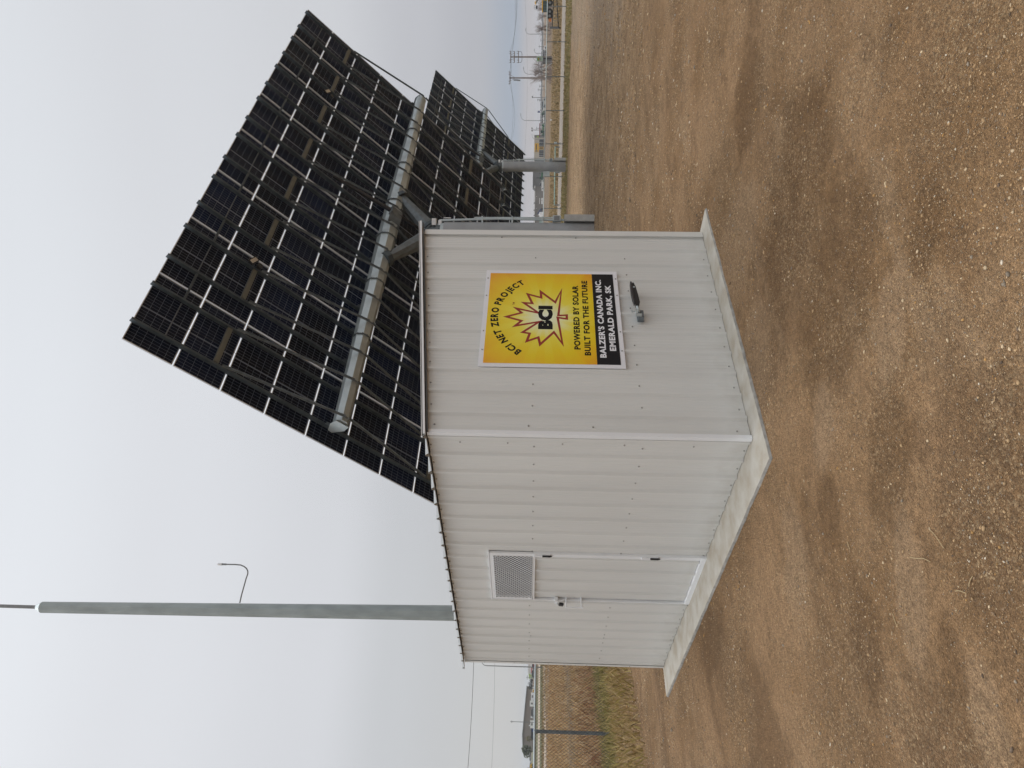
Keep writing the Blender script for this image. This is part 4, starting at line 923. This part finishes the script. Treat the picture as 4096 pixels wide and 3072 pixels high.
for i, (Y, Xt, d, lb) in enumerate(((297, 2108, 150, 'tallest bare tree, close to the right side of the left utility pole'), (276, 2120, 150, 'slender bare tree behind the grey cabin'), (258, 2127, 152, 'bare tree between the green signboard and the grey cabin'), (316, 2135, 148, 'low leafless shrub left of the left utility pole'), (122, 2133, 190, 'spreading leafless tree right of the curved street lamp'), (108, 2136, 190, 'leafless tree above the black pipe frame'), (62, 2142, 200, 'small leafless tree left of the yellow loader cab'), (40, 2141, 205, 'leafless tree behind the yellow loader cab'), (14, 2140, 205, 'leafless tree at the top edge beyond the loader'))):
    bare_tree(Y, Xt, d, 40, lb, 'bare trees beyond the right fence', 11+i)
# thicket of low leafless bushes
b = MB(); rg = random.Random(3)
for k in range(230):
    Y = rg.choice((rg.gauss(285, 26), rg.gauss(70, 45))); S = Spot(Y, rg.gauss(146, 14) if Y > 190 else rg.uniform(150, 195)); p = S.P(0, 0, -.1); h = rg.uniform(.3, 1.2)
    for j in range(4): b.tube(p, p+V(rg.uniform(-.7, .7), rg.uniform(-.7, .7), h), .018, .006, 3, cap=False)
b.build('brush_thicket', 'twig', kind='stuff', label='brown leafless brush beyond the gravel road')

# utility poles
def upole(Y, Xt, d, arms, label, gear):
    S = Spot(Y, d); H = S.h(Xt); root = thing('utility_pole', S.g, label, 'utility pole', 'utility poles')
    MB().tube(S.P(0, 0, -.3), S.P(0, 0, H), .17, .11, 10).build('shaft', 'wood', root)
    for X, half, shift in arms:
        z = S.h(X); ar = MB().box(S.P(shift, -.15, z), (half*2, .12, .14), S.r, S.f, Z_).build('crossarm', 'wood', root)
        for k in (-1, -.55, .6, 1): MB().tube(S.P(shift+half*k*.95, -.15, z+.05), S.P(shift+half*k*.95, -.15, z+.32), .06, .035, 6).build('insulator', 'grey', root, ar)
        if X < 2050:
            for k in (-1, 1): MB().bar(S.P(0, -.2, z-1.0), S.P(half*.5*k, -.2, z-.05), .05, .05).build('brace', 'wood', root, ar)
    b = MB()
    for X, o in gear: b.tube(S.P(o, -.2, S.h(X)-.25), S.P(o, -.2, S.h(X)+.25), .13, n=8)
    if gear: b.build('transformer_gear', 'grey', root)
    return S
SA = upole(312, 2037, 140, ((2040, 1.05, 0),), 'left utility pole with a single crossarm, beside the tall bare tree', ((2060, -.35), (2069, -.35), (2076, -.4)))
SB = upole(228, 2041, 140, ((2043, .98, 0), (2058, .95, .0), (2074, .98, 0)), 'right utility pole with three crossarms, behind the green signboard', ())
b = MB(); S = SB
for k in (-1, 1): b.path([S.P(.9*k, -.15, S.h(2074)), S.P(.9*k, -.15, S.h(2084)), S.P(.6*k, -.15, S.h(2088)), S.P(.1*k, -.15, S.h(2088))], .03, 4)
tag(b.build('jumper_cable', 'wire', org=S.g), 'looped cable hanging below the lowest crossarm of the right pole', 'cable')
def cable(p, q, sag, r, label, n=18):
    b = MB(); b.path([p.lerp(q, i/n)-Z_*(4*sag*(i/n)*(1-i/n)) for i in range(n+1)], r, 4); tag(b.build('power_cable', 'wire', org=p), label, 'cable', 'overhead power cables')
for k, nm_ in ((-1, 'left'), (0, 'middle'), (1, 'right')): cable(SA.P(k, -.15, SA.h(2038)), SB.P(k, -.15, SB.h(2041)), .25, .016, f'{nm_} wire strung between the two utility poles')
for k, X, nm_ in ((-1, 2056, 'upper'), (0, 2062, 'middle'), (1, 2066, 'lower')): cable(SB.P(k*.9, -.15, SB.h(2041)), at(X, -60, 120), .5, .015, f'{nm_} wire leading right from the three armed pole')
cable(SA.P(-.9, -.15, SA.h(2038)), at(2046, 560, 190), .9, .017, 'upper wire leading left from the single armed pole'); cable(SA.P(.9, -.15, SA.h(2038)), at(2041, 575, 190), .7, .017, 'lower wire leading left from the single armed pole')
cable(at(2098, -40, 260), at(2092, 700, 260), 1.2, .016, 'thin distant cable crossing behind the trackers')
cable(at(1896, 2600, 60), at(1866, 3140, 60), .08, .017, 'thick cable high over the left field'); cable(at(1979, 2600, 120), at(1963, 3140, 120), .15, .014, 'thin cable low over the left field')

# street lamps with curved arms, floodlight poles and thin distant poles
def lamp(Y, Xt, d, arm, label, group='curved street lamps', r=.09):
    S = Spot(Y, d); H = S.h(Xt); root = thing('street_lamp', S.g, label, 'street lamp', group); a = arm/F*d; k = max(a*1.1, .8)
    MB().tube(S.P(0, 0, -.3), S.P(0, 0, H-k), r, r*.75, 8).build('post', 'grey', root)
    pts = [S.P(a*(1-math.cos(t)), 0, H-k+k*math.sin(t)) for t in [math.pi/2*i/8 for i in range(9)]]; MB().path(pts, r*.7, 6, r*.5).build('arm', 'grey', root)
    MB().box(pts[-1]+S.r*.25, (.6, .25, .12), S.r, S.f, Z_).build('lamp_head', 'grey', root)
lamp(482.5, 2083, 220, 18, 'curved street lamp in front of the parked cars')
lamp(136.5, 2103, 220, 12, 'curved street lamp near the right edge, left of the spreading tree')
lamp(297, 2094, 225, 18, 'curved street lamp rising out of the tall bare tree')
lamp(557, 2128, 250, 13, 'curved street lamp behind the yellow signed building')
lamp(213, 2137, 225, 8, 'small curved street lamp right of the three armed pole')
lamp(2669, 1927, 130, 14, 'curved street lamp just left of the shed', r=.10)
def floodpole(Y, Xt, d, n, label):
    S = Spot(Y, d); H = S.h(Xt); root = thing('flood_pole', S.g, label, 'lamp post', 'yard light poles')
    MB().tube(S.P(0, 0, -.3), S.P(0, 0, H), .11, .08, 6).build('post', 'greywall', root)
    for k in range(n): MB().box(S.P((k-.5*(n-1))*.7+.15, 0, H+.15), (.55, .4, .35), (S.r+Z_*.5).normalized(), S.f, (Z_-S.r*.5).normalized()).build('floodlight', 'greywall', root)
floodpole(390, 2131.5, 240, 1, 'dark yard light pole left of the utility poles'); floodpole(520, 2130, 240, 2, 'yard light pole with twin lamps behind the green machine')
def thin(Y, Xt, d, label, t=.11, cross=False):
    S = Spot(Y, d); root = thing('distant_pole', S.g, label, 'pole', 'distant thin poles'); H = S.h(Xt)
    MB().tube(S.P(0, 0, -.3), S.P(0, 0, H), t, t*.7, 6).build('shaft', 'grey', root)
    MB().box(S.P(0, 0, H-.4), (1.6 if cross else .6, .12, .14), S.r, S.f, Z_).build('crossarm', 'grey', root)
for Y, Xt, lb in ((345, 2156, 'thin pole just left of the left utility pole'), (359.5, 2150, 'thin pole with short crossarm, second left of the left utility pole'), (399, 2148, 'thin pole just left of the dark yard light'), (401.5, 2156, 'shorter thin pole just left of the dark yard light'), (186, 2154, 'thin pole between the lamp and the three armed pole'), (160, 2160, 'short thin pole beside the curved lamp'), (513, 2143, 'thin pole above the dark red rack')):
    thin(Y, Xt, 400, lb, .16, True)
thin(2890, 2041, 200, 'plain tall thin pole in front of the taupe hall', .10); thin(2711, 2105, 300, 'thin pole beside the lime green booth', .12, True); thin(2655, 2103, 320, 'thin pole on the white building roof line', .1); thin(633, 2070, 300, 'thin distant mast just right of the far tracker mast', .1)

# signs
S = Spot(236, 138); root = thing('pylon_sign', S.g, 'white and green signboard in front of the three armed utility pole', 'sign')
MB().box(S.P(0, -.6, (S.h(2147)+S.h(2170))/2), ((246-229)/F*138, .35, S.h(2147)-S.h(2170)), S.r, S.f, Z_).build('sign_board', mat('pale_green_board', (.40, .50, .38), .5), root)
MB().box(S.P(0, -.80, (S.h(2149.5)+S.h(2158))/2), (10/F*138, .05, S.h(2149.5)-S.h(2158)), S.r, S.f, Z_).build('emblem_panel', 'green', root)
b = MB(); c0 = S.P(0, -.86, S.h(2153.8)); q_ = 1/F*138
for a, c in (((-3, -1), (2.4, -.4)), ((2.2, -.6), (3.2, 1.6)), ((3.2, 1.6), (2.2, 3.)), ((-2.8, -.8), (-4, -2.4)), ((1.4, -.8), (.4, -3)), ((-1.6, -1), (-2.4, -3))): b.bar(c0+S.r*a[0]*q_+Z_*a[1]*q_, c0+S.r*c[0]*q_+Z_*c[1]*q_, .055, .03, S.f)
b.build('emblem', 'yellow', root)
b = MB()
for k in range(3): b.box(S.P(0, -.80, S.h(2160.5+k*2.2)), (10/F*138, .05, .05), S.r, S.f, Z_)
b.build('sign_lettering', 'greywall', root)
for k in (-1, 1): MB().box(S.P(k*.33, -.5, S.h(2172)/2), (.10, .2, S.h(2168)), S.r, S.f, Z_).build('post', 'greywall', root)
S = Spot(240, 136); root = thing('grey_cabin', S.g, 'low dark grey cabin under the green signboard', 'hut')
MB().box(S.P(S.off(243), 1, .72), (20/F*136, 2, 1.7), S.r, S.f, Z_).build('walls', 'greywall', root); MB().box(S.P(S.off(235), -.1, .74), (4/F*136, .3, 1.72), S.r, S.f, Z_).build('door', 'dark', root); MB().box(S.P(S.off(243), 1, 1.63), (24/F*136, 2.4, .14), S.r, S.f, Z_).build('roof', 'grey', root)
S = Spot(268, 134); root = thing('pipe_frame_gate', S.g, 'tilted frame of grey pipes leaning in the brush beneath the bare trees', 'frame')
MB().path([S.P(-.8, 0, 2.2), S.P(.9, 0, 2.4), S.P(.9, 0, .1)], .05, 6).build('frame_pipe', 'grey', root); MB().bar(S.P(-.6, -.3, 2.0), S.P(1.0, -.3, -.6), .10, .10).build('leaning_pole', 'galv', root)
S = Spot(447, 245); root = thing('scoreboard_sign', S.g, 'dark square sign on two posts among the parked cars', 'sign')
MB().box(S.P(0, 0, (S.h(2150)+S.h(2159))/2), (6.5/F*245, .3, S.h(2150)-S.h(2159)), S.r, S.f, Z_).build('sign_board', 'blue', root)
MB().box(S.P(0, -.17, (S.h(2150.6)+S.h(2153))/2), (3/F*245, .05, .2), S.r, S.f, Z_).build('sign_lettering', 'white', root)
for k in (-1, 1): MB().box(S.P(k*.26, 0, S.h(2158)/2), (.10, .1, S.h(2158)), S.r, S.f, Z_).build('post', 'grey', root)
S = Spot(479, 100); root = thing('marker_sign', S.g, 'small white square sign on a thin stake in the field', 'sign')
MB().box(S.P(0, 0, S.h(2203.5)), (6.2/F*100, .02, 5.5/F*100), S.r, S.f, Z_).build('sign_board', 'white', root); MB().tube(S.P(0, 0.02, -.1), S.P(0, .02, S.h(2204)), .012, n=5).build('stake', 'grey', root)
# green pipe barrier with boxes beyond the fence
S = Spot(660, 64); root = thing('pipe_barrier', S.g, 'pale green horizontal pipe barrier in the field behind the far tracker', 'barrier')
MB().path([at(2221, 588, 70), at(2219.5, 660, 68), at(2217.5, 820, 66)], .06, 6).build('rail_pipe', 'teal', root)
for Y, d_ in ((588, 70), (690, 68), (820, 66)):
    q_ = at(2220, Y, d_); MB().tube(V(q_.x, q_.y, zg(q_.x, q_.y)-.1), q_, .05, n=6).build('post', 'galv_dull', root)
S = Spot(572, 68); root = thing('meter_post', S.g, 'small pale meter box on a post at the end of the pipe barrier', 'meter'); MB().box(S.P(0, 0, S.h(2222)), (.22, .2, .25), S.r, S.f, Z_).build('box', 'galv', root); MB().tube(S.P(0, 0, -.1), S.P(0, 0, S.h(2224)), .03, n=6).build('post', 'grey', root)
# black steel gate frame lying in the field at the right
S = Spot(56, 84); root = thing('black_frame_trailer', S.g, 'long black ladder frame standing in the field before the yellow loader', 'frame')
b = MB(); b.path([at(2209, 110, 84), at(2211.5, 56, 83), at(2215, -30, 82)], .055, 6); b.build('upper_beam', 'tyre', root); b = MB(); b.path([at(2234, 110, 80), at(2229.5, 40, 81), at(2226, -30, 82)], .055, 6); b.build('lower_beam', 'tyre', root)
MB().bar(at(2203, 110.5, 82), at(2240, 110.5, 80), .22, .2, S.f).build('end_post', 'tyre', root)
for Y in (96, 83, 70, 57, 44, 31, 12): MB().tube(at(2211, Y, 83.3), at(2232-(110-Y)*.05, Y, 80.8), .016, n=4).build('rung', 'black', root)
# dark red rack
S = Spot(520, 345); root = thing('red_rack', S.g, 'dark red steel rack standing beside the grey wing', 'rack')
MB().box(S.P(0, 0, S.h(2158.5)), ((540-492)/F*345, .25, .34), S.r, S.f, Z_).build('top_beam', 'red', root)
for Y in (538, 531, 524, 517, 505, 494): MB().box(S.P(S.off(Y), 0, S.h(2159)/2), (.14, .14, S.h(2159)), S.r, S.f, Z_).build('post', 'red', root)

# vehicles and machines
def wheel(root, c, axis_, r, wd, nm='wheel'):
    w0 = MB(); w0.tube(c-axis_*wd/2, c+axis_*wd/2, r, n=18); o = w0.build(nm, 'tyre', root); MB().tube(c-axis_*(wd/2+.02), c+axis_*(wd/2+.02), r*.42, n=12).build('rim', 'grey', root, o)
def car(Y, d, ln, hgt, m, label, kind='car', group='parked vehicles behind the field', lift=0., flip=1):
    S = Spot(Y, d); g = S.P(0, 0, lift); root = thing('pickup_truck' if kind == 'pickup' else 'parked_car', g, label, 'pickup' if kind == 'pickup' else 'car', group)
    P = lambda a, z, b_: g+S.r*a*flip+S.f*b_+Z_*z; h = ln/2; wd = 1.85
    if kind == 'pickup': low = [(-h, .45), (h, .45), (h, 1.05), (h*.55, 1.15), (h*.30, 1.20), (-h, 1.15)]; cab = [(h*.48, 1.15), (h*.18, hgt), (-h*.30, hgt), (-h*.36, 1.15)]
    else: low = [(-h, .40), (h, .40), (h, .85), (h*.5, 1.0), (-h*.95, 1.0)]; cab = [(h*.52, .98), (h*.2, hgt), (-h*.62, hgt), (-h*.9, .98)]
    MB().prism([P(a, z, -wd/2) for a, z in low], S.f*wd).build('body', m, root)
    o = MB().prism([P(a, z, -wd/2+.12) for a, z in cab], S.f*(wd-.24)).build('cab', m, root)
    gl = [(a*.90+(cab[0][0]+cab[-1][0])*.05, z if z < 1.2 else z-.10) for a, z in cab]; MB().prism([P(a, z+.04, -wd/2+.09) for a, z in gl], S.f*(wd-.18)).build('windows', 'glass', root)
    for a in (-.62, .62):
        for s_ in (-1, 1): wheel(root, P(a*h, .38, s_*(wd/2-.1)), S.f, .38, .24)
    MB().box(P(h+.01, .75, 0), (.04, 1.5, .16), S.r, S.f, Z_).build('headlights', 'trim', root)
    return root
car(739, 345, 5.6, 1.9, 'white', 'white pickup truck parked in front of the brown grey warehouse', 'pickup', lift=-.25, flip=-1)
for i, (Y, m, X_lb, f) in enumerate(((480, 'white', 'white car beneath the curved street lamp', 1), (468, 'grey', 'dark car between two white vehicles', -1), (462, 'white', 'white car right of the dark one, under the square sign', -1), (490, 'white', 'white car nearest the green machine', 1), (412, 'galv', 'pale car left of the dark yard light pole', 1), (434, 'white', 'lone white car right of the square sign', -1), (222, 'grey', 'dark car by the three armed pole', 1), (205, 'white', 'white car at the far road right of the pole', 1))):
    car(Y, 335+i*1.5, 4.6, 1.5, m, X_lb, lift=-.1, flip=f)
for i, (Y, m, lb) in enumerate(((2846, 'greywall', 'dark car in front of the taupe hall, right of the thin pole'), (2920, 'blue', 'blue car beside the near fence post in front of the hall'), (2935, 'black', 'black car at the left part of the taupe hall'), (2655, 'red', 'dark red car before the white building'), (2690, 'greywall', 'dark car left of the curved lamp before the white building'))):
    car(Y, 300, 4.6, 1.5, m, lb, lift=0.)
def trailer(Y, d, ln, hgt, m, label, lift=0.):
    S = Spot(Y, d); root = thing('box_trailer', S.P(0, 0, lift), label, 'trailer', 'box trailers by the taupe hall'); MB().box(S.P(0, 0, .6+hgt/2), (ln, 2.4, hgt), S.r, S.f, Z_).build('body', m, root)
    for a in (-.35, .35): wheel(root, S.P(a*ln, -1.0, .45), S.f, .45, .3)
    MB().box(S.P(0, -1.22, .6+hgt*.5), (ln*.3, .03, hgt*.5), S.r, S.f, Z_).build('side_panel', 'grey', root)
trailer(2815, 285, 2.0, 1.5, 'white', 'white box trailer nearest the yellow machine'); trailer(2898, 285, 2.6, 1.25, 'white', 'white box trailer behind the thin pole'); trailer(2787, 287, 2.8, 1.1, 'trim', 'low white trailer at the right end of the taupe hall')
def machine(Y, d, ln, hgt, m, label, lift=0., cat='farm machine', name='farm_machine', group=None):
    S = Spot(Y, d); g = S.P(0, 0, lift); root = thing(name, g, label, cat, group); P = lambda a, z, b_=0: g+S.r*a+S.f*b_+Z_*z; h = ln/2
    MB().prism([P(a, z, -1) for a, z in ((-h, .7), (h*.9, .7), (h, 1.3), (h*.75, hgt*.62), (-h*.1, hgt*.66), (-h, hgt*.55))], S.f*2).build('body', m, root)
    MB().prism([P(a, z, -.9) for a, z in ((-h*.75, hgt*.5), (-h*.1, hgt*.5), (-h*.18, hgt*.92), (-h*.68, hgt*.92))], S.f*1.8).build('cab', 'glass', root)
    MB().box(P(-h*.43, hgt*.96), (h*.7, 2, hgt*.08), S.r, S.f, Z_).build('cab_roof', m, root)
    for a, r in ((-.5, hgt*.27), (.62, hgt*.2)):
        for s_ in (-1, 1): wheel(root, P(a*h, r, s_*1.1), S.f, r, .5)
    MB().bar(P(h*.6, hgt*.6, -.9), P(h*1.25, hgt*.3, -.9), .14, .14).build('loader_arm', m, root)
    return root
machine(518, 335, 4.6, 2.1, 'green', 'green farm machine parked right of the grey wing', -.3); machine(536, 338, 2.2, 1.7, 'teal', 'pale green implement against the grey wing', -.2); machine(705, 340, 3.4, 2.1, 'green', 'green tractor at the brown grey warehouse beside the far mast', -.2)
machine(452, 330, 2.0, 1.5, 'green', 'tiny green machine under the square sign', 0.); machine(2768, 290, 1.6, 1.75, 'yellow', 'yellow machine between the dark evergreens and the taupe hall', 0.); machine(3070, 290, 2.2, 2.5, 'yellow', 'yellow machine cut by the left picture edge', 0.)
# blue grey auger and tank by the long warehouse
S = Spot(852, 330); root = thing('grain_auger', S.g, 'blue grey grain auger raised before the long warehouse', 'auger')
MB().path([S.P(S.off(836), 0, S.h(2163)), S.P(S.off(855), 0, S.h(2149))], .14, 6).build('auger_tube', 'blue', root); MB().prism([S.P(S.off(836), 0, S.h(2162)), S.P(S.off(856), 0, S.h(2150)), S.P(S.off(856), 0, S.h(2165)), S.P(S.off(838), 0, S.h(2168))], S.f*.8).build('hopper', mat('slate_metal', (.10, .11, .16), .6), root)
for Y in (838, 854): wheel(root, S.P(S.off(Y), 0, .5), S.f, .5, .3)
tag(MB().box(Spot(858, 320).P(0, 0, .6), (1.5, 1.6, 2.2)).tube(Spot(858, 320).P(0, 0, 1.7), Spot(858, 320).P(0, 0, 2.0), .5, .3, 10).build('water_tank', 'trim', org=Spot(858, 320).g), 'white plastic tank at the foot of the grain auger', 'tank')
# yellow loader at the right picture edge
S = Spot(24, 88); g = S.g; root = thing('yellow_loader', g, 'yellow wheeled loader with tall tyres behind the black ladder frame', 'loader')
px_ = 88/F
def LP(Y, X, b_=0): return S.P(S.off(Y), b_, S.h(X))
MB().box((LP(42, 2169.5)+LP(8, 2169.5))/2, ((44-6)*px_, 1.6, .11), S.r, S.f, Z_).build('cab_roof', 'yellow', root)
MB().prism([LP(40, 2171, -.7), LP(8, 2171, -.7), LP(7, 2187, -.7), LP(43, 2187, -.7)], S.f*1.4).build('cab', mat('cab_glass', (.10, .16, .17), .15), root)
for Y in (42, 33, 24, 15, 8): MB().bar(LP(Y, 2171, -.74), LP(Y, 2187, -.74), .05, .05, S.f).build('cab_pillar', 'black', root)
MB().prism([LP(6, 2184, -.7), LP(-30, 2176, -.7), LP(-30, 2204, -.7), LP(0, 2206, -.7), LP(14, 2196, -.7), LP(14, 2188, -.7)], S.f*1.4).build('body', 'yellow', root)
MB().box(LP(25, 2191, 0), (34*px_, 1.3, .35), S.r, S.f, Z_).build('chassis', 'greywall', root)
for Y in (41, 54, 14): wheel(root, LP(Y, 2199, -.5), S.f, 10.5*px_, .4)
MB().prism([LP(62, 2195, -.7), LP(72, 2198, -.7), LP(72, 2206, -.7), LP(60, 2206, -.7)], S.f*1.4).build('bucket', 'orange', root)
S = Spot(20, 120); root = thing('boom_lift', S.g, 'yellow boom lift with a dark basket raised behind the loader', 'lift')
def BP(Y, X, b_=0): return S.P(S.off(Y), b_, S.h(X))
MB().path([BP(-30, 2166), BP(4, 2150), BP(14, 2142)], .16, 6).build('boom', 'greywall', root); MB().path([BP(18, 2143), BP(10, 2141), BP(10, 2148)], .13, 6).build('jib', 'yellow', root)
MB().box((BP(27, 2147)+BP(27, 2147))/2, (11/F*120, .8, 5.5/F*120), S.r, S.f, Z_).build('basket', 'black', root)
b = MB()
for Y in (21.5, 27, 32.5): b.path([BP(Y, 2144), BP(Y, 2137)], .025, 4)
b.path([BP(21.5, 2137), BP(32.5, 2137)], .025, 4); b.build('guard_rail', 'grey', root)
MB().box(S.P(S.off(-22), 0, 1.0), (2.6, 1.8, 1.2), S.r, S.f, Z_).build('chassis', 'yellow', root)
for a in (-30, -12): wheel(root, S.P(S.off(a), -.8, .5), S.f, .5, .3)

# far land: low tree belts at the horizon
def belt(name, Y0, Y1, d, hmax, m, label, n=1400, seed=1):
    rg = random.Random(seed); b = MB()
    for _ in range(n):
        Y = rg.uniform(Y0, Y1); S = Spot(Y, d*rg.uniform(.9, 1.15)); hh_ = hmax*(.35+.65*abs(mnoise.noise(V(Y*.02, seed, 0))))*rg.uniform(.5, 1); p = S.P(0, 0, hh_*rg.uniform(.2, .9)); s = hmax*.3
        b.add([p-S.r*s, p+S.r*s*.8-Z_*s*.3, p+Z_*s], [(0, 1, 2)])
    b.build(name, m, kind='stuff', label=label)
M['farwood'] = mat('far_woodland', (.12, .11, .09), .9, 0, .3, .01)
belt('distant_woods', -80, 660, 1500, 5.5, 'farwood', 'low distant woods on the right horizon', 1600, 2)
belt('distant_shrubs', 2600, 3120, 900, 4, 'farwood', 'low distant trees on the left horizon', 500, 5)

# ---------------------------------------------------------------- haze
hz = MB(); hz.box(V(0, 0, 9.2), (5600, 5600, 23.0)); ho = hz.build('haze', 'white', kind='stuff'); ho.data.materials.clear()
hm = bpy.data.materials.new('haze_air'); hm.use_nodes = True; t = hm.node_tree; t.nodes.remove(t.nodes['Principled BSDF']); pvn = N(t, 'ShaderNodeVolumePrincipled')
pvn.inputs['Color'].default_value = (.86, .92, 1, 1); pvn.inputs['Density'].default_value = .00028; pvn.inputs['Anisotropy'].default_value = .2
t.links.new(pvn.outputs[0], t.nodes['Material Output'].inputs['Volume']); ho.data.materials.append(hm)
